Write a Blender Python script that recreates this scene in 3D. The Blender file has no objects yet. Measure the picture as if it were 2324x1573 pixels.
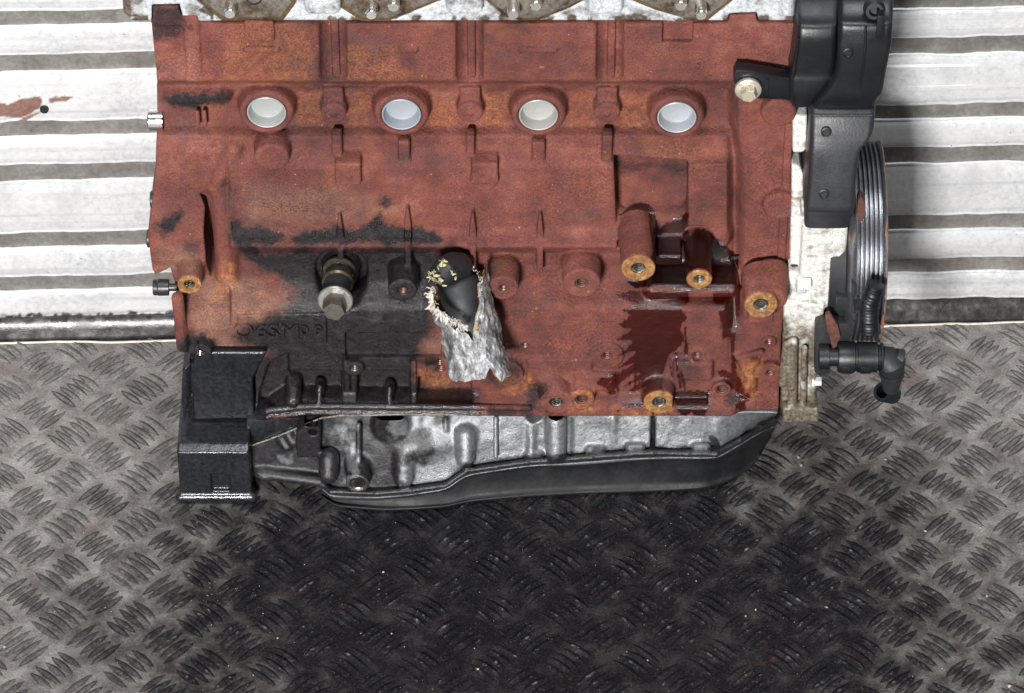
import bpy, bmesh, math, random
import numpy as np
from mathutils import Vector, Matrix

# ------------------------------------------------------------------ camera
S = bpy.context.scene
PITCH = math.radians(43.0)
DIST = 2700.0                       # mm
FPX = 9220.0                        # focal length in units of the 2324 px wide picture
UC, VC = 1162.0, 786.5
TGT = np.array([0.0, 0.0, 132.6])
_f = np.array([0, math.cos(PITCH), -math.sin(PITCH)])
_r = np.array([1.0, 0, 0])
_u = np.array([0, math.sin(PITCH), math.cos(PITCH)])
CAM = TGT - DIST * _f
cam_d = bpy.data.cameras.new('camera')
cam = bpy.data.objects.new('camera', cam_d)
S.collection.objects.link(cam)
cam.location = CAM * 0.001
cam.rotation_euler = (math.pi / 2 - PITCH, 0, 0)
cam_d.sensor_width = 36.0
cam_d.lens = FPX / 2324.0 * 36.0
cam_d.clip_start = 0.05
cam_d.clip_end = 50
S.camera = cam

# ------------------------------------------------------------------ light
wd = bpy.data.worlds.new('World'); S.world = wd; wd.use_nodes = True
bg = wd.node_tree.nodes['Background']
bg.inputs[0].default_value = (0.93, 0.96, 1.0, 1)
bg.inputs[1].default_value = 0.10

def area(name, loc, target, size, power, col=(1, 1, 1)):
    d = bpy.data.lights.new(name, 'AREA'); d.shape = 'RECTANGLE'
    d.size, d.size_y = size; d.energy = power; d.color = col
    o = bpy.data.objects.new(name, d); S.collection.objects.link(o)
    o.location = loc
    o.rotation_euler = (Vector(target) - Vector(loc)).to_track_quat('-Z', 'Y').to_euler()
    return o
area('softbox_lamp', (-0.44, -2.45, 1.14), (0, 0.05, 0.15), (0.42, 0.32), 128, (1.0, 0.985, 0.965))
area('ceiling_lamp', (0.1, -0.30, 2.5), (0, 0.0, 0.1), (1.5, 0.5), 33, (0.95, 0.98, 1.0))
S.view_settings.view_transform = 'Standard'
S.view_settings.look = 'None'
S.view_settings.exposure = 0.0
S.view_settings.gamma = 1.0
S.view_settings.use_curve_mapping = False
S.render.engine = 'CYCLES'
S.cycles.use_denoising = True
S.cycles.max_bounces = 6

# ------------------------------------------------------------------ measuring helpers
def ray(u, v):
    return _f + (u - UC) / FPX * _r - (v - VC) / FPX * _u
def W(u, v, y):
    d = ray(u, v); t = (y - CAM[1]) / d[1]; p = CAM + t * d
    return p[0], p[2]
def W3(u, v, y):
    x, z = W(u, v, y); return np.array([x, y, z])
def FLOOR(u, v, z=0.0):
    d = ray(u, v); t = (z - CAM[2]) / d[2]; p = CAM + t * d
    return p[0], p[1]
def UV(P):
    d = np.asarray(P, float) - CAM
    dep = d @ _f
    return UC + FPX * (d @ _r) / dep, VC - FPX * (d @ _u) / dep
MM = 3.40     # picture px per mm near the engine

rng = np.random.default_rng(7)
random.seed(7)
_T = rng.random((64, 64, 64)).astype(np.float32)
def vnoise(P):
    P = np.asarray(P, np.float64)
    i = np.floor(P).astype(int); f = P - i; f = f * f * (3 - 2 * f)
    out = 0
    for dx in (0, 1):
        for dy in (0, 1):
            for dz in (0, 1):
                w = (f[:, 0] if dx else 1 - f[:, 0]) * (f[:, 1] if dy else 1 - f[:, 1]) * (f[:, 2] if dz else 1 - f[:, 2])
                out = out + w * _T[(i[:, 0] + dx) % 64, (i[:, 1] + dy) % 64, (i[:, 2] + dz) % 64]
    return out
def fbm(P, sc, octv=4):
    P = np.asarray(P) / sc; o = 0; a = 1; n = 0
    for k in range(octv):
        o = o + a * vnoise(P * 2 ** k + 17.3 * k); n += a; a *= .5
    return o / n
def poly_sdf(px, pz, poly):
    poly = np.asarray(poly, float); n = len(poly)
    d = np.full(np.broadcast(px, pz).shape, 1e18); s = np.ones_like(d)
    for i in range(n):
        a = poly[i]; b = poly[i - 1]
        e = b - a; wx = px - a[0]; wz = pz - a[1]
        t = np.clip((wx * e[0] + wz * e[1]) / (e @ e + 1e-12), 0, 1)
        d = np.minimum(d, (wx - e[0] * t) ** 2 + (wz - e[1] * t) ** 2)
        c1 = pz >= a[1]; c2 = pz < b[1]; c3 = e[0] * wz > e[1] * wx
        fl = (c1 & c2 & c3) | (~c1 & ~c2 & ~c3)
        s = np.where(fl, -s, s)
    return s * np.sqrt(d)
def sstep(a, b, x):
    t = np.clip((x - a) / (b - a), 0, 1); return t * t * (3 - 2 * t)

# ------------------------------------------------------------------ solid modelling (distance field -> surface net)
def smin(a, b, k):
    if k <= 0: return np.minimum(a, b)
    h = np.clip(.5 + .5 * (b - a) / k, 0, 1)
    return b * (1 - h) + a * h - k * h * (1 - h)
class Vol:
    def __init__(s, lo, hi, h):
        s.lo = np.array(lo, float); s.h = h
        s.n = np.ceil((np.array(hi) - s.lo) / h).astype(int) + 1
        s.ax = [s.lo[i] + h * np.arange(s.n[i]) for i in range(3)]
        s.d = np.full(s.n, 60.0, np.float32)
    def sl(s, lo, hi, m):
        out = []
        for i in range(3):
            a = int(np.floor((lo[i] - m - s.lo[i]) / s.h)); b = int(np.ceil((hi[i] + m - s.lo[i]) / s.h)) + 1
            out.append(slice(max(a, 0), min(max(b, 0), s.n[i])))
        return tuple(out)
    def op(s, fn, lo, hi, k, sub=False):
        sl = s.sl(lo, hi, k + 4)
        X = s.ax[0][sl[0]][:, None, None]; Y = s.ax[1][sl[1]][None, :, None]; Z = s.ax[2][sl[2]][None, None, :]
        if X.size == 0 or Y.size == 0 or Z.size == 0: return
        b = fn(X, Y, Z); a = s.d[sl]
        s.d[sl] = -smin(-a, b, k) if sub else smin(a, b, k)
    # rounded box, rotated about y
    def box(s, c, half, r=1.0, k=2.0, sub=False, rot=0.0):
        c = np.array(c, float); h = np.array(half, float)
        ca, sa = math.cos(rot), math.sin(rot)
        def fn(X, Y, Z):
            dx, dy, dz = X - c[0], Y - c[1], Z - c[2]
            if rot: dx, dz = ca * dx + sa * dz, -sa * dx + ca * dz
            qx, qy, qz = np.abs(dx) - h[0] + r, np.abs(dy) - h[1] + r, np.abs(dz) - h[2] + r
            return np.sqrt(np.maximum(qx, 0) ** 2 + np.maximum(qy, 0) ** 2 + np.maximum(qz, 0) ** 2) + np.minimum(np.maximum(np.maximum(qx, qy), qz), 0) - r
        R = math.hypot(h[0], h[2]); e = np.array([R if rot else h[0], h[1], R if rot else h[2]])
        s.op(fn, c - e, c + e, k, sub)
    # cylinder / cone between two points
    def cyl(s, p0, p1, r0, r1=None, rd=.8, k=2.0, sub=False):
        p0 = np.array(p0, float); p1 = np.array(p1, float); r1 = r0 if r1 is None else r1
        ax = p1 - p0; L = np.linalg.norm(ax); ax = ax / L
        def fn(X, Y, Z):
            dx, dy, dz = X - p0[0], Y - p0[1], Z - p0[2]
            t = dx * ax[0] + dy * ax[1] + dz * ax[2]
            q = np.sqrt(np.maximum(dx * dx + dy * dy + dz * dz - t * t, 0))
            a = q - (r0 + (r1 - r0) * np.clip(t / L, 0, 1)) + rd; b = np.abs(t - L / 2) - L / 2 + rd
            return np.sqrt(np.maximum(a, 0) ** 2 + np.maximum(b, 0) ** 2) + np.minimum(np.maximum(a, b), 0) - rd
        R = max(r0, r1)
        s.op(fn, np.minimum(p0, p1) - R, np.maximum(p0, p1) + R, k, sub)
    def cap(s, p0, p1, r, k=2.0, sub=False, r1=None):
        p0 = np.array(p0, float); p1 = np.array(p1, float); ax = p1 - p0; L2 = ax @ ax; r1 = r if r1 is None else r1
        def fn(X, Y, Z):
            dx, dy, dz = X - p0[0], Y - p0[1], Z - p0[2]
            t = np.clip((dx * ax[0] + dy * ax[1] + dz * ax[2]) / L2, 0, 1)
            return np.sqrt((dx - t * ax[0]) ** 2 + (dy - t * ax[1]) ** 2 + (dz - t * ax[2]) ** 2) - (r + (r1 - r) * t)
        R = max(r, r1)
        s.op(fn, np.minimum(p0, p1) - R, np.maximum(p0, p1) + R, k, sub)
    # prism: outline in x,z; from y0 to y1
    def prism(s, poly, y0, y1, r=.8, k=2.0, sub=False, inter=False):
        poly = np.array(poly, float)
        def fn(X, Y, Z):
            d2 = poly_sdf(X[:, 0, :], Z[0, 0, :][None, :], poly)[:, None, :]
            a = d2 + r; b = np.abs(Y - (y0 + y1) / 2) - (y1 - y0) / 2 + r
            return np.sqrt(np.maximum(a, 0) ** 2 + np.maximum(b, 0) ** 2) + np.minimum(np.maximum(a, b), 0) - r
        lo = [poly[:, 0].min(), y0, poly[:, 1].min()]; hi = [poly[:, 0].max(), y1, poly[:, 1].max()]
        s.op(fn, lo, hi, k, sub)
    def mesh(s):
        d = s.d; n = np.array(d.shape); sg = d < 0
        cs = np.zeros(n - 1, np.int8)
        for dx in (0, 1):
            for dy in (0, 1):
                for dz in (0, 1):
                    cs += sg[dx:n[0] - 1 + dx, dy:n[1] - 1 + dy, dz:n[2] - 1 + dz]
        I = np.argwhere((cs > 0) & (cs < 8)); del cs
        M = len(I); idx = np.full(n - 1, -1, np.int32); idx[I[:, 0], I[:, 1], I[:, 2]] = np.arange(M)
        cor = [(0, 0, 0), (1, 0, 0), (0, 1, 0), (1, 1, 0), (0, 0, 1), (1, 0, 1), (0, 1, 1), (1, 1, 1)]
        cv = [d[I[:, 0] + a, I[:, 1] + b, I[:, 2] + c].astype(np.float64) for a, b, c in cor]
        acc = np.zeros((M, 3)); cnt = np.zeros(M)
        for a, b in ((0, 1), (2, 3), (4, 5), (6, 7), (0, 2), (1, 3), (4, 6), (5, 7), (0, 4), (1, 5), (2, 6), (3, 7)):
            m = (cv[a] < 0) != (cv[b] < 0)
            t = cv[a][m] / (cv[a][m] - cv[b][m])
            ca = np.array(cor[a], float); cb = np.array(cor[b], float)
            acc[m] += ca + t[:, None] * (cb - ca); cnt[m] += 1
        V = s.lo + s.h * (I + acc / cnt[:, None])
        Q = []
        for axis in range(3):
            o = [a for a in range(3) if a != axis]
            s0 = [slice(1, -1)] * 3; s0[axis] = slice(0, -1); s1 = list(s0); s1[axis] = slice(1, None)
            A = sg[tuple(s0)]; B = sg[tuple(s1)]
            for flip, mk in ((False, A & ~B), (True, ~A & B)):
                E = np.argwhere(mk); E[:, o[0]] += 1; E[:, o[1]] += 1
                def at(da, db):
                    J = E.copy(); J[:, o[0]] += da; J[:, o[1]] += db
                    return idx[J[:, 0], J[:, 1], J[:, 2]]
                q = np.stack([at(-1, -1), at(0, -1), at(0, 0), at(-1, 0)], 1)
                if axis == 1: q = q[:, ::-1]
                if flip: q = q[:, ::-1]
                Q.append(q)
        return V, np.concatenate(Q)

# ------------------------------------------------------------------ objects
COL = S.collection
def raw_obj(name, V, F, mat, parent=None, smooth=True, attrs=None):
    me = bpy.data.meshes.new(name)
    off = np.zeros(3)
    if parent is not None:
        q = parent; off = np.array(q.get('_org', [0, 0, 0]))
    V = (np.asarray(V, float) - off) * .001
    if isinstance(F, np.ndarray) and F.ndim == 2:
        nf, nk = F.shape
        me.vertices.add(len(V)); me.vertices.foreach_set('co', V.astype(np.float32).ravel())
        me.loops.add(nf * nk); me.loops.foreach_set('vertex_index', F.astype(np.int32).ravel())
        me.polygons.add(nf); me.polygons.foreach_set('loop_start', np.arange(0, nf * nk, nk, dtype=np.int32))
        me.update(calc_edges=True); me.validate()
    else:
        me.from_pydata([tuple(v) for v in V], [], [tuple(int(i) for i in f) for f in F]); me.update()
    if smooth:
        me.polygons.foreach_set('use_smooth', np.ones(len(me.polygons), bool))
    if attrs:
        for k, a in attrs.items():
            at = me.attributes.new(k, 'FLOAT', 'POINT'); at.data.foreach_set('value', np.asarray(a, np.float32))
    if mat is not None: me.materials.append(mat)
    o = bpy.data.objects.new(name, me); COL.objects.link(o)
    if parent is not None:
        o.parent = parent; o['_org'] = [float(t) for t in off]
    return o
def thing(name, label, cat, org=(0, 0, 0)):
    o = bpy.data.objects.new(name, None); COL.objects.link(o)
    o.location = Vector(org) * .001; o['_org'] = [float(t) for t in org]
    o['label'] = label; o['category'] = cat
    o.empty_display_size = .02
    return o
class MB:
    """plain polygon builder in mm"""
    def __init__(s): s.V = []; s.F = []
    def lathe(s, prof, org, axis, seg=28, closed=False, ph=0.0, wob=0.0):
        ax = np.array(axis, float); ax /= np.linalg.norm(ax)
        t = np.array([1.0, 0, 0]) if abs(ax[0]) < .9 else np.array([0, 0, 1.0])
        e1 = np.cross(ax, t); e1 /= np.linalg.norm(e1); e2 = np.cross(ax, e1)
        b = len(s.V); org = np.array(org, float)
        for (h, r) in prof:
            for k in range(seg):
                a = ph + 2 * math.pi * k / seg
                rr = r * (1 + wob * math.sin(3 * a + h) + wob * .6 * math.sin(7 * a + 2))
                s.V.append(org + ax * h + (e1 * math.cos(a) + e2 * math.sin(a)) * rr)
        m = len(prof)
        for i in range(m - 1 + (1 if closed else 0)):
            j = (i + 1) % m
            for k in range(seg):
                l = (k + 1) % seg
                s.F.append((b + i * seg + k, b + i * seg + l, b + j * seg + l, b + j * seg + k))
        return s
    def disc_caps(s): return s
    def tube(s, pts, rad, seg=10, caps=True):
        pts = [np.array(p, float) for p in pts]; b = len(s.V); n = len(pts)
        rad = [rad] * n if np.isscalar(rad) else rad
        e1 = None
        for i in range(n):
            t = pts[min(i + 1, n - 1)] - pts[max(i - 1, 0)]; t /= np.linalg.norm(t) + 1e-9
            if e1 is None:
                q = np.array([0, 0, 1.0]) if abs(t[2]) < .9 else np.array([1.0, 0, 0]); e1 = np.cross(t, q)
            e1 = e1 - t * (e1 @ t); e1 /= np.linalg.norm(e1); e2 = np.cross(t, e1)
            for k in range(seg):
                a = 2 * math.pi * k / seg
                s.V.append(pts[i] + rad[i] * (e1 * math.cos(a) + e2 * math.sin(a)))
        for i in range(n - 1):
            for k in range(seg):
                l = (k + 1) % seg
                s.F.append((b + i * seg + k, b + i * seg + l, b + (i + 1) * seg + l, b + (i + 1) * seg + k))
        if caps:
            s.F.append(tuple(b + k for k in range(seg))[::-1]); s.F.append(tuple(b + (n - 1) * seg + k for k in range(seg)))
        return s
    def box(s, lo, hi, bev=0.0):
        lo = np.array(lo, float); hi = np.array(hi, float)
        bm = bmesh.new(); bmesh.ops.create_cube(bm, size=1)
        for v in bm.verts:
            for i in range(3): v.co[i] = lo[i] + (v.co[i] + .5) * (hi[i] - lo[i])
        if bev: bmesh.ops.bevel(bm, geom=list(bm.edges), offset=bev, segments=2, profile=.6, affect='EDGES')
        s.bm(bm); return s
    def bm(s, bm, M=None):
        b = len(s.V); bm.verts.ensure_lookup_table()
        for i, v in enumerate(bm.verts): v.index = i
        for v in bm.verts: s.V.append(np.array(M @ v.co if M else v.co))
        for f in bm.faces: s.F.append(tuple(b + v.index for v in f.verts))
        bm.free()
    def prism(s, poly, y0, y1, bev=.6, axis='y'):
        """outline (a,b) extruded along axis; chamfered edges"""
        bm = bmesh.new()
        def P(a, b, c): return {'y': (a, c, b), 'z': (a, b, c), 'x': (c, a, b)}[axis]
        A = [bm.verts.new(P(a, b, y0)) for a, b in poly]; B = [bm.verts.new(P(a, b, y1)) for a, b in poly]
        n = len(poly); bm.faces.new(A); bm.faces.new(B[::-1])
        for i in range(n): bm.faces.new((A[i - 1], A[i], B[i], B[i - 1]))
        bmesh.ops.recalc_face_normals(bm, faces=list(bm.faces))
        if bev: bmesh.ops.bevel(bm, geom=list(bm.edges), offset=bev, segments=2, profile=.6, affect='EDGES', clamp_overlap=True)
        s.bm(bm); return s
    def hexnut(s, org, axis, r, h, ch=.12):
        prof = [(0, r * .2), (0, r), (h * .8, r), (h, r * (1 - ch)), (h, .01)]
        return s.lathe(prof, org, axis, 6, ph=.3)
    def build(s, name, mat, parent=None, smooth=True, attrs=None, sharp=35):
        o = raw_obj(name, np.array(s.V), s.F, mat, parent, smooth, attrs)
        me = o.data
        bm = bmesh.new(); bm.from_mesh(me); bmesh.ops.recalc_face_normals(bm, faces=list(bm.faces)); bm.to_mesh(me); bm.free()
        if smooth:
            me.polygons.foreach_set('use_smooth', np.ones(len(me.polygons), bool))
            if sharp: me.set_sharp_from_angle(angle=math.radians(sharp))
        return o

# ------------------------------------------------------------------ materials
class NT:
    def __init__(s, name):
        s.m = bpy.data.materials.new(name); s.m.use_nodes = True
        s.t = s.m.node_tree; s.t.nodes.clear()
        s.out = s.t.nodes.new('ShaderNodeOutputMaterial')
        s.p = s.t.nodes.new('ShaderNodeBsdfPrincipled')
        s.t.links.new(s.p.outputs[0], s.out.inputs[0])
        s.pos = s.t.nodes.new('ShaderNodeNewGeometry').outputs['Position']
    def set(s, sock, v):
        if isinstance(v, bpy.types.NodeSocket): s.t.links.new(v, sock)
        else:
            if hasattr(sock.default_value, '__len__') and len(sock.default_value) == 4 and len(v) == 3: v = (*v, 1)
            sock.default_value = v
    def P(s, **k):
        for a, v in k.items(): s.set(s.p.inputs[a.replace('_', ' ')], v)
        return s
    def attr(s, name):
        n = s.t.nodes.new('ShaderNodeAttribute'); n.attribute_name = name; return n.outputs['Fac']
    def noise(s, scale, detail=4, rough=.55, vec=None, dist=0.0, sxyz=None):
        n = s.t.nodes.new('ShaderNodeTexNoise'); vec = vec or s.pos
        if sxyz:
            mp = s.t.nodes.new('ShaderNodeMapping'); mp.inputs['Scale'].default_value = sxyz; s.t.links.new(vec, mp.inputs[0]); vec = mp.outputs[0]
        s.t.links.new(vec, n.inputs['Vector'])
        n.inputs['Scale'].default_value = scale; n.inputs['Detail'].default_value = detail
        n.inputs['Roughness'].default_value = rough; n.inputs['Distortion'].default_value = dist
        return n.outputs['Fac']
    def voro(s, scale, feature='F1', rnd=1.0):
        n = s.t.nodes.new('ShaderNodeTexVoronoi'); n.feature = feature; s.t.links.new(s.pos, n.inputs['Vector'])
        n.inputs['Scale'].default_value = scale; n.inputs['Randomness'].default_value = rnd
        return n.outputs['Distance']
    def math(s, op, a, b=0.0, c=0.0, clamp=False):
        n = s.t.nodes.new('ShaderNodeMath'); n.operation = op; n.use_clamp = clamp
        for i, v in enumerate((a, b, c)): s.set(n.inputs[i], v)
        return n.outputs[0]
    def ramp(s, fac, stops, interp='LINEAR'):
        n = s.t.nodes.new('ShaderNodeValToRGB'); e = n.color_ramp.elements; n.color_ramp.interpolation = interp
        while len(e) < len(stops): e.new(.5)
        for i, (p, c) in enumerate(stops):
            e[i].position = p; e[i].color = (*c, 1) if len(c) == 3 else c
        s.set(n.inputs[0], fac); return n.outputs[0]
    def fr(s, fac, a, b, lo=0.0, hi=1.0):
        n = s.t.nodes.new('ShaderNodeMapRange'); n.interpolation_type = 'SMOOTHSTEP'
        s.set(n.inputs[0], fac)
        for i, v in enumerate((a, b, lo, hi)): s.set(n.inputs[i + 1], v)
        return n.outputs[0]
    def mix(s, fac, a, b, mode='MIX'):
        n = s.t.nodes.new('ShaderNodeMix'); n.data_type = 'RGBA'; n.blend_type = mode
        s.set(n.inputs[0], fac); s.set(n.inputs[6], a); s.set(n.inputs[7], b); return n.outputs[2]
    def fmix(s, fac, a, b):
        n = s.t.nodes.new('ShaderNodeMix'); n.data_type = 'FLOAT'
        s.set(n.inputs[0], fac); s.set(n.inputs[2], a); s.set(n.inputs[3], b); return n.outputs[0]
    def bump(s, h, strength=.3, dist=.001):
        n = s.t.nodes.new('ShaderNodeBump'); n.inputs['Strength'].default_value = 1.0
        if isinstance(strength, bpy.types.NodeSocket): s.t.links.new(strength, n.inputs['Strength'])
        else: n.inputs['Strength'].default_value = strength
        n.inputs['Distance'].default_value = dist; s.set(n.inputs['Height'], h)
        s.t.links.new(n.outputs[0], s.p.inputs['Normal']); return s
    def xyz(s):
        n = s.t.nodes.new('ShaderNodeSeparateXYZ'); s.t.links.new(s.pos, n.inputs[0]); return n.outputs

def make_cast_iron():
    k = NT('rusty_cast_iron')
    big = k.noise(14, 3, .5); mid = k.noise(70, 4, .6); fine = k.noise(760, 3, .65); grain = k.noise(1900, 2, .7)
    f = k.math('ADD', k.math('MULTIPLY', big, .55), k.math('MULTIPLY', mid, .45))
    col = k.ramp(f, [(.33, (.066, .025, .025)), (.44, (.124, .036, .029)), (.54, (.178, .051, .038)), (.68, (.262, .095, .074))])
    warm = k.fr(k.noise(24, 4, .6, sxyz=(1, 1, 1.3)), .52, .72)
    col = k.mix(k.math('MULTIPLY', warm, .26), col, (.31, .105, .040))
    org = k.attr('orange')
    of = k.math('MULTIPLY', org, k.fr(k.noise(190, 4, .7), .30, .62), clamp=True)
    col = k.mix(of, col, k.ramp(k.noise(260, 4, .7), [(.3, (.24, .075, .025)), (.55, (.44, .16, .045)), (.75, (.60, .33, .13))]))
    tan = k.attr('tan')
    col = k.mix(k.math('MULTIPLY', tan, .75), col, k.ramp(mid, [(.3, (.20, .095, .065)), (.7, (.36, .21, .14))]))
    bare = k.attr('bare')
    col = k.mix(bare, col, k.ramp(k.noise(300, 4, .7), [(.3, (.13, .055, .022)), (.48, (.30, .135, .040)), (.62, (.40, .225, .09)), (.80, (.52, .44, .34))]))
    col = k.mix(k.math('MULTIPLY', k.fr(k.noise(60, 4, .6, sxyz=(1, 1, .10)), .50, .78), .42), col, (.085, .036, .036))
    col = k.mix(k.math('MULTIPLY', k.fr(k.noise(33, 5, .7, dist=.5), .54, .70), .55), col, (.105, .050, .050))
    col = k.mix(k.fr(k.noise(150, 3, .6), .70, .76, 0, .8), col, (.42, .16, .06))
    col = k.mix(k.fr(k.noise(480, 2, .6), .735, .78, 0, .75), col, (.60, .50, .45))
    amp = k.fr(k.noise(20, 3, .5), .35, .65, .35, 1.0)
    speck = k.fmix(amp, 1.0, k.fr(fine, .30, .72, .60, 1.38))
    col = k.mix(1.0, col, k.mix(0.0, speck, speck), 'MULTIPLY')
    col = k.mix(1.0, col, k.fr(grain, .25, .75, .70, 1.30), 'MULTIPLY')
    gr = k.attr('grime'); gl = k.attr('gloss')
    gcol = k.ramp(k.noise(160, 4, .65), [(.3, (.007, .006, .007)), (.6, (.021, .017, .019)), (.85, (.056, .047, .050))])
    col = k.mix(gr, col, gcol)
    oil = k.attr('oil')
    col = k.mix(k.fr(oil, .0, .85), col, k.mix(1.0, col, k.mix(k.fr(k.math('ADD', oil, k.math('MULTIPLY', mid, .3)), .8, 1.22), (.44, .15, .12), (.035, .009, .009)), 'MULTIPLY'))
    rough = k.fmix(gr, k.fr(fine, .3, .7, .58, .80), k.fr(mid, .3, .7, .36, .50))
    rough = k.fmix(k.math('MULTIPLY', gr, k.fr(k.noise(90, 4, .6), .5, .62)), rough, .22)
    rough = k.fmix(gl, rough, .14)
    rough = k.fmix(oil, rough, .13)
    k.P(Base_Color=col, Roughness=rough, Specular_IOR_Level=k.fmix(oil, k.fmix(gl, k.fmix(gr, .42, .30), .7), .6), Coat_Weight=k.math('MULTIPLY', oil, .25), Coat_Roughness=.05)
    h = k.math('ADD', k.math('MULTIPLY', fine, 1.0), k.math('MULTIPLY', grain, .55))
    h = k.math('ADD', h, k.math('MULTIPLY', k.noise(210, 4, .6), 1.3))
    st = k.fmix(oil, k.fmix(gl, .85, .40), .36)
    k.bump(h, st, .0011)
    return k.m
IRON = make_cast_iron()

def make_alloy(name, base=(.62, .62, .60), dirt=(.11, .095, .08), amount=.5, metal=.75, rough=.42, bump=.3):
    k = NT(name)
    n1 = k.noise(60, 5, .65); n2 = k.noise(380, 4, .7); n3 = k.noise(1500, 2, .7)
    col = k.ramp(n2, [(.25, tuple(c * .55 for c in base)), (.5, base), (.75, tuple(min(1, c * 1.25) for c in base))])
    g = k.attr('grime')
    gf = k.math('MULTIPLY', k.fr(k.math('ADD', n1, k.math('MULTIPLY', g, .55)), .62 - amount * .25, .92 - amount * .25), 1.0, clamp=True)
    gf = k.math('MAXIMUM', gf, k.fr(g, .55, .95))
    dc = k.ramp(n2, [(.3, tuple(c * .25 for c in dirt)), (.55, dirt), (.8, tuple(c * 2.4 for c in dirt))])
    col = k.mix(gf, col, dc)
    col = k.mix(1.0, col, k.fr(n3, .25, .75, .8, 1.2), 'MULTIPLY')
    k.P(Base_Color=col, Metallic=k.fmix(gf, metal, .05), Roughness=k.fmix(gf, k.fr(n2, .3, .7, rough - .08, rough + .15), .38))
    k.bump(k.math('ADD', n2, k.math('MULTIPLY', n3, .5)), bump, .0008)
    return k.m
ALLOY_HEAD = make_alloy('weathered_cast_alloy', (.54, .565, .59), (.10, .078, .06), .72, .25, .5, .45)
ALLOY_DIRTY = make_alloy('oily_cast_alloy', (.21, .217, .225), (.020, .019, .021), .40, .55, .36, .5)
ALLOY_CASE = make_alloy('chalky_cast_alloy', (.70, .69, .65), (.16, .13, .095), .62, .2, .55, .8)
MACHINED = make_alloy('oily_machined_face', (.25, .225, .195), (.065, .038, .02), .95, .5, .38, .4)

def simple(name, col, rough=.5, metal=0.0, var=.25, scale=300, bump=.15, dust=0.0, dustcol=(.35, .33, .30), bdist=.0006):
    k = NT(name)
    n = k.noise(scale, 4, .65); n2 = k.noise(40, 4, .6)
    c = k.ramp(n, [(.25, tuple(x * (1 - var) for x in col)), (.75, tuple(min(1, x * (1 + var)) for x in col))])
    if dust: c = k.mix(k.math('MULTIPLY', k.fr(k.math('ADD', k.math('MULTIPLY', n2, .6), k.math('MULTIPLY', n, .4)), .45, .75), dust), c, dustcol)
    k.P(Base_Color=c, Roughness=k.fr(n2, .3, .7, max(rough - .1, .05), rough + .12), Metallic=metal)
    k.bump(n, bump, bdist)
    return k.m
STEEL = simple('bright_steel', (.72, .71, .68), .24, 1.0, .12, 700, .12)
OILSTEEL = simple('oily_steel', (.20, .19, .175), .30, .85, .35, 260, .3, .6, (.10, .09, .075))
ZINC = simple('zinc_plated_steel', (.74, .70, .58), .32, .75, .22, 500, .25, .5, (.48, .36, .16))
PLUG = simple('pale_zinc_plug', (.40, .415, .42), .42, .2, .10, 420, .12, .6, (.25, .33, .43))
BLACKSTEEL = simple('black_oxide_steel', (.028, .029, .032), .36, .2, .3, 500, .2)
PLASTIC = simple('black_plastic', (.006, .007, .0095), .38, 0, .3, 700, .22, .35, (.014, .016, .020))
PLASTIC2 = simple('grey_worn_plastic', (.017, .018, .023), .44, 0, .25, 700, .3, .5, (.033, .035, .042))
RUBBER = simple('black_rubber', (.014, .015, .018), .58, 0, .25, 300, .12)
BLACKPAINT = simple('oily_black_paint', (.007, .0075, .009), .60, .0, .5, 240, .4, .55, (.024, .024, .026))
GREASE = simple('greasy_black_casting', (.016, .017, .021), .21, .15, .6, 330, .42, .50, (.048, .045, .050), .0008)
WHITEBOLT = simple('white_zinc_bolt', (.82, .82, .80), .35, .3, .08, 600, .1)
RUSTBOLT = simple('rusted_flake', (.10, .036, .024), .75, 0, .6, 260, .9, .5, (.05, .035, .03))
THREAD = simple('bright_thread', (.62, .58, .53), .22, 1.0, .2, 900, .1)
THREADRUST = simple('rusty_thread', (.17, .085, .07), .42, .5, .35, 900, .2)
HOLE = simple('dark_hole', (.012, .010, .010), .6, 0, .2, 300, .0)
SEALANT = simple('pale_sealant_bead', (.58, .55, .47), .45, 0, .3, 260, .3)

def make_sleeve():
    k = NT('torn_foil_sleeve')
    a = k.noise(75, 5, .65, dist=.6); b = k.noise(420, 4, .7); c = k.noise(230, 4, .6, sxyz=(1, 1, .35))
    f = k.math('ADD', k.math('MULTIPLY', a, .55), k.math('MULTIPLY', c, .45))
    col = k.ramp(f, [(.34, (.055, .050, .050)), (.46, (.20, .20, .205)), (.56, (.43, .435, .45)), (.70, (.74, .75, .77))])
    col = k.mix(k.fr(k.noise(45, 3, .5), .62, .74), col, (.36, .24, .13))
    k.P(Base_Color=col, Metallic=.45, Roughness=k.fr(b, .3, .7, .30, .55))
    k.bump(k.math('ADD', k.math('MULTIPLY', c, 1.2), b), .75, .0012)
    return k.m
SLEEVE = make_sleeve()
LINER = simple('amber_sleeve_lining', (.30, .16, .05), .4, .1, .5, 200, .3, .4, (.55, .36, .08))
FIBRE = simple('white_glass_fibre', (.50, .47, .42), .6, 0, .35, 160, .1, .5, (.30, .24, .18))
YFIBRE = simple('yellow_fibre_tuft', (.46, .42, .25), .7, 0, .25, 600, .1)

def make_pulley():
    k = NT('worn_steel_pulley')
    n = k.noise(140, 5, .7); n2 = k.noise(900, 3, .7); r = k.attr('rust')
    col = k.ramp(n2, [(.3, (.16, .17, .19)), (.7, (.40, .41, .45))])
    rf = k.fr(k.math('ADD', k.math('MULTIPLY', n, .8), k.math('MULTIPLY', r, .6)), .66, .92)
    col = k.mix(rf, col, k.ramp(n, [(.3, (.06, .03, .02)), (.6, (.30, .10, .045)), (.8, (.5, .2, .08))]))
    k.P(Base_Color=col, Metallic=k.fmix(rf, .9, .05), Roughness=k.fmix(rf, .30, .75)); k.bump(n2, .25, .0006)
    return k.m
PULLEY = make_pulley()

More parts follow.
